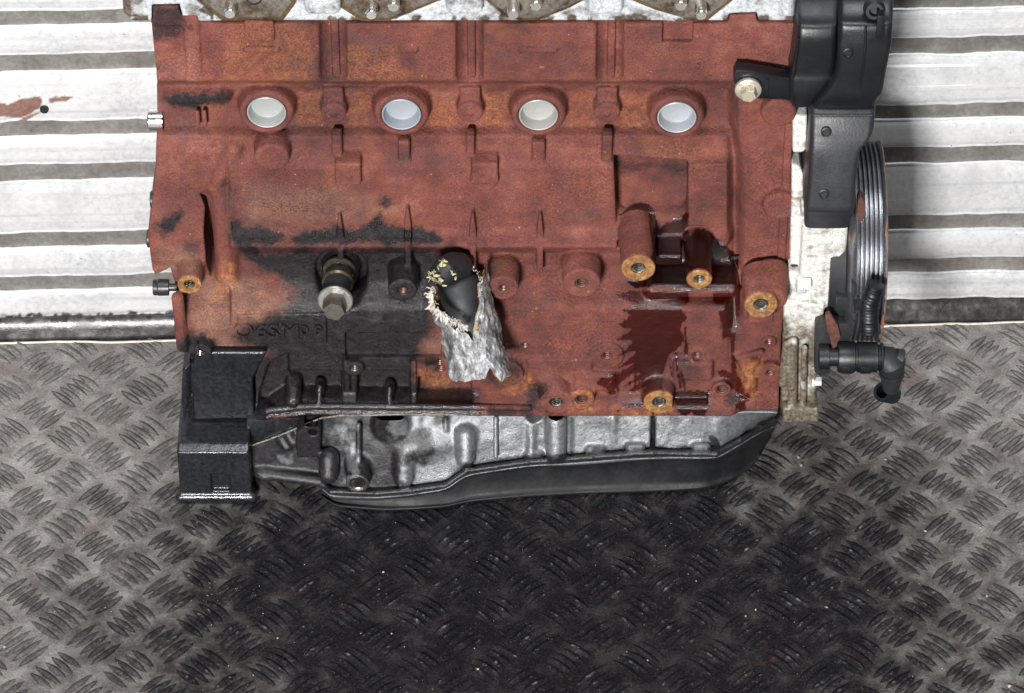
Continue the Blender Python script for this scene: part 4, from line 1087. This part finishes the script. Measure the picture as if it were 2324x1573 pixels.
for a, b, c, d, r in ((1800, 775, 1798, 930, 3.2), (1826, 790, 1822, 930, 2.2)):
    C.cap(W3(a, b, 8), W3(c, d, 8), r, 2.5)
C.cap(W3(1786, 780, 8), W3(1776, 870, 8), 3, 3)
C.prism(PX([(1776, 925), (1856, 925), (1858, 956), (1776, 958)], 4), 3, 80, 1.5, 2)
for a, b in ((1832, 480), (1822, 655), (1846, 875)):
    x0, z0 = W(a, b, 14); C.cyl((x0 - 4, 18, z0), (x0 + 2, 18, z0), 6.2, 5.6, .8, 2)
xa, ya, za = C.ax
V, Q = C.mesh(); del C
u, v = UV(V); n = fbm(np.stack([u, v, 0 * u], 1), 30, 4)
V = V + np.stack([0 * u, (fbm(V + 50, 7, 3) - .5) * 3.2 * sstep(1826, 1840, u) * sstep(510, 530, v) * sstep(770, 700, v), 0 * u], 1)
gr = .45 * sstep(700, 760, v) + .3 * sstep(880, 930, v) * sstep(.4, .6, n) + .5 * sstep(1790, 1776, u) * sstep(690, 760, v)
case = raw_obj('timing_case', V, Q, ALLOY_CASE, ENG, True, {'grime': np.clip(gr, 0, 1)})
case['label'] = 'chalky alloy timing case with rough water pump housing'
x0, z0 = W(1810, 611, 24); MB().box((x0 - 4, 26, z0 - 3), (x0 + 4, 60, z0 + 3), .8).build('case_seal', RUBBER, case)
for a, b, r in ((1841, 480, 4.6), (1829, 653, 4.4), (1853, 875, 3.4)):
    x0, z0 = W(a, b, 10)
    mb = MB().lathe([(-3, 5.6 * r / 4.6), (-1.6, 5.6 * r / 4.6)], (x0, 14, z0), (1, 0, 0), 20); mb.hexnut((x0 - 2, 14, z0), (1, 0, 0), r, 5.5); mb.build('case_bolt', WHITEBOLT, case, True, None, 30)

def cover(rows, name, yb=105, sub=6, mat=PLASTIC, parent=ENG):
    R = np.array(rows, float); t = np.arange(len(R)); tt = np.linspace(0, len(R) - 1, (len(R) - 1) * sub + 1)
    R = np.stack([np.interp(tt, t, R[:, i]) for i in range(4)], 1)
    for _ in range(3): R[1:-1] = .25 * R[:-2] + .5 * R[1:-1] + .25 * R[2:]
    G = []
    for v_, ul_, ur_, y_ in R:
        a, z = W(ul_, v_, y_); b, _ = W(ur_, v_, y_)
        G.append([(a, yb, z), (a, y_ + 4, z), (a + .6, y_ + 1.6, z), (a + 2.2, y_ + .3, z), (a + 4, y_, z), ((a + b) / 2, y_ - .4, z), (b - 4, y_, z), (b - 2.2, y_ + .3, z), (b - .6, y_ + 1.6, z), (b, y_ + 4, z), (b, yb, z)])
    G = np.array(G); nx, nr = G.shape[:2]; I = np.arange(nx * nr).reshape(nx, nr)
    F = np.stack([I[:-1, :-1].ravel(), I[:-1, 1:].ravel(), I[1:, 1:].ravel(), I[1:, :-1].ravel()], 1)
    F = [tuple(f) for f in F] + [tuple(I[0]), tuple(I[-1][::-1])]
    mb = MB(); mb.V = list(G.reshape(-1, 3)); mb.F = F
    return mb.build(name, mat, parent, True, None, 40)
c1 = cover([(-80, 1806, 1900, 66), (0, 1808, 1903, 37), (38, 1811, 1901, 27), (62, 1811, 1900, 19), (90, 1809, 1899, 16), (130, 1803, 1898, 17), (170, 1797, 1892, 19), (184, 1793, 1889, 18), (215, 1793, 1866, 18), (243, 1797, 1842, 20)], 'timing_cover')
c1['label'] = 'inner black plastic timing cover beside the head'
c2 = cover([(-80, 1906, 2030, 58), (0, 1907, 2029, 30), (34, 1906, 2028, 21), (58, 1905, 2027, 13), (104, 1902, 2025, 10), (149, 1900, 2016, 10), (182, 1894, 2010, 11), (216, 1870, 2004, 12), (230, 1856, 1992, 13), (245, 1844, 1988, 15)], 'timing_cover', 100)
c2['label'] = 'outer black plastic timing cover with stepped edge'
c3 = cover([(247, 1842, 1988, 15), (262, 1841, 1987, 11), (300, 1840, 1984, 6), (318, 1840, 1977, 3), (345, 1838, 1952, 0), (425, 1834, 1943, -6), (470, 1830, 1941, -9), (480, 1828, 1940, -9), (488, 1827, 1938, -5), (518, 1826, 1928, 6)], 'timing_cover', 90, 6, PLASTIC2)
c3['label'] = 'lower grey-black plastic timing cover over the belt'
x0, z0 = W(1842, 363, 20); MB().lathe([(-2, .02), (-2, 17), (-1, 18), (1.4, 18), (2, 17), (2, .02)], (x0, 38, z0), (1, 0, 0), 40).build('belt_idler', BLACKSTEEL, ENG)
x0, z0 = W(1985, 28, 15); mb = MB().lathe([(-3, 7), (0, 7), (2, 5.5), (2, 3.5), (-2, 3.2), (-2, .02)], (x0, 17, z0), (0, -1, 0.3), 20); mb.build('cover_clip', PLASTIC, c2)
MB().box((W(1988, 60, 12)[0], 9, W(1988, 84, 12)[1]), (W(2006, 60, 12)[0], 18, W(1988, 30, 12)[1]), 1.2).build('cover_latch', PLASTIC, c2)
for cv, pts_ in ((c2, [(1965, 60, 12.6), (1964, 104, 9.4), (1960, 149, 9.4), (1952, 200, 11.2)]), (c1, [(1812, 86, 15.8), (1806, 130, 16.2), (1800, 176, 17.6)]), (c3, [(1848, 262, 10.6), (1890, 262, 10.3), (1980, 262, 10.6)])):
    MB().tube([W3(*t) for t in pts_], .8, 8).build('mould_seam', PLASTIC, cv)
for a, b in ((1925, 120), (1875, 300), (1870, 440)):
    p = W3(a, b, {120: 9.4, 300: 5.4, 440: -7.4}[b]); MB().lathe([(-2, 3.6), (.5, 3.4), (.9, 2.6), (.3, 2.2), (.3, .02)], p, (0, -1, .2), 20).build('mould_boss', PLASTIC if b == 120 else PLASTIC2, c2 if b == 120 else c3)
# arm and bolt
mb = MB().prism(PX([(1664, 172), (1669, 160), (1695, 161), (1795, 178), (1797, 226), (1745, 226), (1690, 222), (1666, 190)], 27), 27, 36, 1.2)
x0, z0 = W(1740, 200, 26); mb.box((x0 - 1.2, 25.4, z0 - 5), (x0 + 1.2, 30, z0 + 7), .4)
arm = mb.build('cover_arm', PLASTIC, c1)
p = W3(1698, 204, 24)
mb = MB().lathe([(-4, 6), (-2, 8.4), (-.6, 8.7), (.6, 8.4), (1.2, 7), (1.4, 5)], p, (0, -1, 0), 32); mb.hexnut(p + [0, -.8, 0], (0, -1, 0), 5.4, 6.0); mb.build('arm_bolt', ZINC, c1, True, None, 30)

# crank pulley
cy = 62; xc, zc = W(1975, 548, cy); R0 = 67.0
xL = W(1928, 690, 10)[0]; xR = W(2017, 556, 8)[0]
prf = [(xL - 6, 20), (xL - 6, 46), (xL - 2, 60), (xL, R0 - 1.5), (xL + 1.5, R0)]
ng = 6; w_ = (xR - xL - 4) / ng
for i in range(ng):
    a = xL + 2 + i * w_
    prf += [(a, R0 - .2), (a + w_ * .28, R0 - .2), (a + w_ * .5, R0 - 3.6), (a + w_ * .62, R0 - 3.6), (a + w_ * .9, R0 - .2)]
prf += [(xR - .6, R0 + .8), (xR, R0 + .2), (xR, R0 - 5), (xR - 8, R0 - 9), (xR - 8, 20), (xR - 2, 18), (xR - 2, .02)]
mb = MB().lathe(prf, (0, cy, zc), (1, 0, 0), 110); Vp = np.array(mb.V)
rr = sstep(xR - 2.5, xR - .6, Vp[:, 0]) * .7 + .18 * (np.hypot(Vp[:, 1] - cy, Vp[:, 2] - zc) < R0 - 2) + .35 * (fbm(Vp, 20, 3) > .58)
o = mb.build('crank_pulley', PULLEY, ENG, True, {'rust': rr}, 45)
MB().lathe([(xL - 14, 18), (xL - 14, 52), (xL - 4, 56), (xL - 2, 52), (xL - 2, 18)], (0, cy, zc), (1, 0, 0), 60).build('pulley_damper', RUBBER, o)
# belt guard lug, rust flake
x0, z0 = W(1954, 470, 0); mb = MB().prism(PX([(1946, 460), (1954, 448), (1965, 464), (1964, 496), (1952, 512), (1945, 496)], 4), 5, 14, 1.5); mb.build('belt_lug', RUSTBOLT, ENG)

# ------------------------------------------------------------------ sensor, elbow, conduit
sx = W(1855, 815, -6); yS = -4; zS = sx[1]
def SX(u_): return W(u_, 815, yS)[0]
mb = MB()
prs = [(SX(1858), .02), (SX(1858), 8.5), (SX(1880), 8.5), (SX(1881), 6.2), (SX(1900), 6.2), (SX(1901), 10.2), (SX(1905), 10.6), (SX(1938), 10.6), (SX(1940), 9.6), (SX(1944), 9.6), (SX(1945), 10.4), (SX(1990), 10.2), (SX(1992), 8.4), (SX(1997), 8.2), (SX(1998), 9.6), (SX(2003), 9.4), (SX(2004), .02)]
mb.lathe(prs, (0, yS, zS), (1, 0, 0), 32)
for a in (1908, 1950): mb.box((SX(a), yS - 11.2, zS - 5), (SX(a + 26), yS - 6, zS + 1), .7)
sens = mb.build('crank_sensor', PLASTIC, ENG, True, None, 35)
mb = MB().prism(PX([(1850, 742), (1866, 736), (1930, 735), (1940, 755), (1925, 776), (1892, 780), (1884, 850), (1860, 856), (1848, 845)], 2), 2, 12, 1.5)
mb.build('sensor_bracket', BLACKSTEEL, sens)
mb = MB().prism(PX([(1873, 715), (1884, 712), (1902, 740), (1908, 765), (1890, 800), (1882, 760), (1876, 752)], -1), -1, 2.5, .8); mb.build('rusty_tab', RUSTBOLT, sens)
e = [W3(2000, 815, yS), W3(2014, 817, yS), W3(2024, 826, yS - 2), W3(2025, 842, yS - 2), W3(2023, 862, yS - 2), W3(2022, 884, yS - 2)]
mb = MB().tube(e, [9.0, 9.6, 10.0, 7.6, 7.0, 5.2], 20); mb.tube([W3(2024, 843, yS - 2), W3(2024, 849, yS - 2)], 8.6, 20); mb.tube([W3(2030, 806, yS), W3(2042, 812, yS)], [5, 6.5], 14); mb.build('hose_elbow', RUBBER, sens, True, None, 40)
a_ = W3(2002, 889, -6); b_ = a_ + np.array([9, 10, -12])
ax_ = (a_ - b_); 
MB().lathe([(-16, 6.8), (-1, 6.8), (0, 6.4), (0, 4.4), (-12, 4.2), (-12, .02)], a_, ax_, 28).build('hose_stub', PLASTIC, sens, True, None, 35)
# corrugated conduit on its clip
pts = []; rad = []
cl = [W3(1988, 646, -14), W3(1982, 664, -15), W3(1974, 684, -15), W3(1972, 700, -15), W3(1972, 722, -15), W3(1973, 748, -14)]
for i in range(90):
    t = i / 89 * (len(cl) - 1); k = min(int(t), len(cl) - 2); pts.append(cl[k] * (1 - t + k) + cl[k + 1] * (t - k)); rad.append(5.9 + .45 * math.sin(i * 1.45))
mb = MB().tube(pts, rad, 18); mb.build('conduit', PLASTIC, ENG, True, None, 60)
mb = MB().prism(PX([(1933, 640), (1944, 642), (1946, 720), (1938, 730), (1932, 720)], -2), -4, 4, .8); mb.box(W3(1940, 700, -16) + [0, 0, -2], W3(1976, 696, -8) + [0, 0, 2] + np.array([0, 14, 0]), .6)
mb.prism(PX([(1898, 676), (1930, 676), (1930, 706), (1898, 706)], 2), 2, 18, 1); mb.build('conduit_clip', BLACKSTEEL, ENG)

# ------------------------------------------------------------------ left edge: dowel and flywheel-side screws
p = W3(356, 272, 54); MB().lathe([(-4, 7.2), (5, 7.2), (5.8, 6.6), (5.8, 5.0), (0, 4.6), (0, .02)], p, (-1, 0, 0), 32).build('dowel_sleeve', STEEL, block)
for a, b, r in ((350, 453, 6), (342, 541, 6.2), (356, 652, 5.5)):
    p = W3(a, b, 58 if b < 600 else 44); MB().lathe([(-4, r), (2, r), (2.6, r * .85), (2.6, .02)], p, (-1, 0, 0), 28).build('socket_screw', BLACKSTEEL, block)
p = W3(384, 652, 30); MB().lathe([(-6, 2.6), (0, 2.6), (.2, 5.6), (7, 5.8), (7.8, 5.2), (7.8, 3.4), (4, 3.2), (4, .02)], p, (-1, 0, 0), 32).build('socket_screw', BLACKSTEEL, block)

# ------------------------------------------------------------------ banjo bolt fitting
a_ = W3(771, 606, 34); b_ = W3(758, 705, -14); ax_ = b_ - a_; L = np.linalg.norm(ax_)
WASHER = simple('oily_washer', (.50, .48, .45), .3, .85, .3, 300, .3, .5, (.16, .14, .12))
def ban(pr, name, mat, sh=35): return MB().lathe(pr, a_, ax_, 36).build(name, mat, bolt, True, None, sh)
bolt = MB().lathe([(-10, 7.4), (L * .62, 7.4)], a_, ax_, 30).build('banjo_bolt', OILSTEEL, ENG)
bolt['label'] = 'bright steel bolt with washers and hex head'
DULL = simple('oily_brass_ring', (.12, .10, .07), .28, .7, .5, 300, .2)
ban([(2, 7), (2, 10.6), (4.5, 10.8), (5.4, 9.8), (5.4, 7)], 'sealing_ring', DULL)
ban([(6 + 1.2 * i + (.6 if k else 0), 8.2 - .7 * k) for i in range(6) for k in (0, 1)], 'bolt_thread', OILSTEEL, 0)
ban([(15, 7), (15, 10.2), (18, 10.6), (19.4, 9.6), (19.4, 7)], 'sealing_ring', DULL)
ban([(19.5, 8), (20, 9.2), (27, 9.4), (31, 8.6), (L - 11, 8.2)], 'rubber_sleeve', RUBBER)
ban([(L - 13, 7), (L - 13, 11.0), (L - 12, 11.7), (L - 10.8, 11.7), (L - 10, 11.0), (L - 9.8, 7)], 'flange_washer', WASHER)
MB().hexnut(a_ + ax_ / L * (L - 10), ax_, 7.9, 11.5, .1).build('hex_head', OILSTEEL, bolt, True, None, 30)

# ------------------------------------------------------------------ torn sleeve over the hose stub
A0 = W3(1038, 632, 14); B0 = W3(1091, 856, -26)
ax = B0 - A0; L = np.linalg.norm(ax); ax /= L
tocam = CAM - (A0 + B0) / 2; tocam /= np.linalg.norm(tocam)
e1 = tocam - ax * (tocam @ ax); e1 /= np.linalg.norm(e1)       # theta 0 faces the viewer
e2 = np.cross(ax, e1); 
if e2[0] < 0: e2 = -e2                                        # theta + -> right
nth, nt = 150, 120
th = np.linspace(-math.pi, math.pi, nth)
deg = np.degrees(th)
top = np.interp(deg, [-180, -120, -95, -70, -45, -25, -12, -4, 2, 10, 18, 30, 45, 70, 110, 180], [.10, .14, .18, .20, .30, .44, .50, .55, .62, .50, .34, .20, .06, -.08, .0, .10])
top = top + (fbm(np.stack([th * 9, 0 * th, 0 * th], 1), 1, 4) - .5) * .17
bot = np.interp(deg, [-180, -100, -40, 8, 14, 20, 26, 40, 60, 100, 180], [.92, .95, .985, 1.0, .93, .90, .98, 1.08, 1.02, .95, .92]) + (fbm(np.stack([th * 8 + 40, 0 * th, 0 * th], 1), 1, 3) - .5) * .03
TH, TT = np.meshgrid(th, np.linspace(0, 1, nt), indexing='ij')
tt = top[:, None] * (1 - TT) + bot[:, None] * TT
P3 = np.stack([np.cos(TH) * 20, np.sin(TH) * 20, tt * L], -1).reshape(-1, 3)
nz1 = (fbm(P3 + 200, 13, 3) - .5).reshape(TH.shape); nz2 = (fbm(P3 * [1, 1, .5] + 60, 3.6, 3) - .5).reshape(TH.shape)
flare = sstep(.35, .0, TT) * (2.5 * np.exp(-((np.degrees(TH) + 50) / 45) ** 2) + .5)
R = 19.0 + nz1 * 6.5 + np.abs(nz2) * 5.0 + flare + 1.2 * sstep(8, 30, np.degrees(TH)) * sstep(100, 40, np.degrees(TH))
Pq = A0 + ax * (tt * L)[..., None] + (np.cos(TH) * R)[..., None] * e1 * .92 + (np.sin(TH) * R)[..., None] * e2
I = np.arange(nth * nt).reshape(nth, nt)
F = np.stack([I[:-1, :-1].ravel(), I[:-1, 1:].ravel(), I[1:, 1:].ravel(), I[1:, :-1].ravel()], 1)
sleeve = raw_obj('torn_sleeve', Pq.reshape(-1, 3), F, SLEEVE, ENG)
sleeve['label'] = 'torn silver heat sleeve with frayed white fibres'
Pi = A0 + ax * (tt * L * .985 + .01 * L)[..., None] + (np.cos(TH) * (R - 1.6))[..., None] * e1 * .92 + (np.sin(TH) * (R - 1.6))[..., None] * e2
raw_obj('sleeve_lining', Pi.reshape(-1, 3), F[:, ::-1].copy(), LINER, sleeve)
hp_ = [A0 + ax * L * t + e1 * -1.0 for t in np.linspace(-.02, .72, 24)]
mb = MB().tube(hp_, [8.0, 12.0] + [14.0 + .4 * math.sin(i * .6) for i in range(22)], 36, True); hose = mb.build('rubber_hose', RUBBER, sleeve, True, None, 50)
MB().tube([W3(986, 640, 2), W3(996, 628, 3), W3(1010, 612, 6), W3(1028, 604, 12), W3(1046, 604, 18)], [5, 7.5, 9, 9.5, 9], 16).build('hose_end', RUBBER, sleeve)
def tuft(n, line, y, ln, r, spread, mat, name, dirs):
    """strands rooted along a line of picture points, combed one way"""
    mb = MB(); line = np.array(line, float)
    for k in range(n):
        t = random.uniform(0, len(line) - 1); a = min(int(t), len(line) - 2); uv = line[a] * (1 - t + a) + line[a + 1] * (t - a)
        p = W3(uv[0] + random.gauss(0, 2), uv[1] + random.gauss(0, 2), y + random.uniform(-2, 2))
        dd = np.array(dirs[0]) * (1 - t / (len(line) - 1)) + np.array(dirs[1]) * t / (len(line) - 1)
        d = dd + np.array([random.gauss(0, spread) for _ in range(3)]); d /= np.linalg.norm(d); l = ln * random.uniform(.3, 1.3)
        q = np.cross(d, tocam); q /= np.linalg.norm(q); w = r * random.uniform(.5, 1.6); c = q * random.gauss(0, l * .2)
        b = len(mb.V); m1 = p + d * l * .4 + c * .7; m2 = p + d * l * .75 + c
        mb.V += [p - q * w, p + q * w, m1 + q * w, m1 - q * w, m2 + q * w * .8, m2 - q * w * .8, p + d * l + c * .6]
        mb.F += [(b, b + 1, b + 2, b + 3), (b + 3, b + 2, b + 4, b + 5), (b + 5, b + 4, b + 6)]
    o = mb.build(name, mat, sleeve, False); o['kind'] = 'stuff'; return o
def crumbs(n, us, y, size, mat, name, jit=5):
    mb = MB()
    for k in range(n):
        u0, v0 = random.choice(us); p = W3(u0 + random.gauss(0, jit), v0 + random.gauss(0, jit), y + random.uniform(-2.5, 2.5))
        bm = bmesh.new(); bmesh.ops.create_icosphere(bm, subdivisions=1, radius=size * random.uniform(.4, 1.2))
        for q in bm.verts: q.co *= random.uniform(.45, 1.3)
        mb.bm(bm, Matrix.Translation(p) @ Matrix.Rotation(random.uniform(0, 6), 4, 'X') @ Matrix.Rotation(random.uniform(0, 6), 4, 'Z') @ Matrix.Diagonal((1.5, .7, .5, 1)))
    o = mb.build(name, mat, sleeve, False); o['kind'] = 'stuff'; return o
LEFT = [(984, 652), (980, 668), (982, 686), (988, 700), (1004, 712), (1022, 722), (1042, 732), (1060, 742)]
tuft(190, LEFT, -25, 4.2, .20, .5, FIBRE, 'frayed_fibre', ((-.75, -.4, -.35), (.45, -.6, -.55)))
tuft(44, LEFT[1:], -26, 5.5, .6, .5, FIBRE, 'frayed_strand', ((-.9, -.4, -.25), (.2, -.5, -.8)))
tuft(40, [(1072, 608), (1086, 620), (1098, 640), (1092, 668)], -12, 2.6, .2, .35, FIBRE, 'frayed_fibre', ((.2, -.4, .5), (-.5, -.5, 0)))
crumbs(26, [(1012, 592), (1006, 600), (984, 622), (976, 630), (988, 634), (1004, 636), (1008, 644)], -4, 1.5, YFIBRE, 'foam_crumb', 4)
crumbs(5, [(1026, 618), (1032, 626)], -8, 1.2, YFIBRE, 'foam_crumb', 3)
tuft(34, [(1010, 588), (990, 614), (974, 628), (1000, 640)], -5, 3.6, .2, .6, YFIBRE, 'foam_tuft', ((-.2, -.4, .8), (-.6, -.5, .1)))
crumbs(12, [(1082, 745), (1084, 750), (1092, 822)], -27, 1.1, make_alloy('amber_resin', (.50, .32, .05), (.2, .1, .02), .3, 0, .3, .2), 'resin_crumb', 2)
for o in list(bpy.data.objects):
    if '_org' in o.keys(): del o['_org']
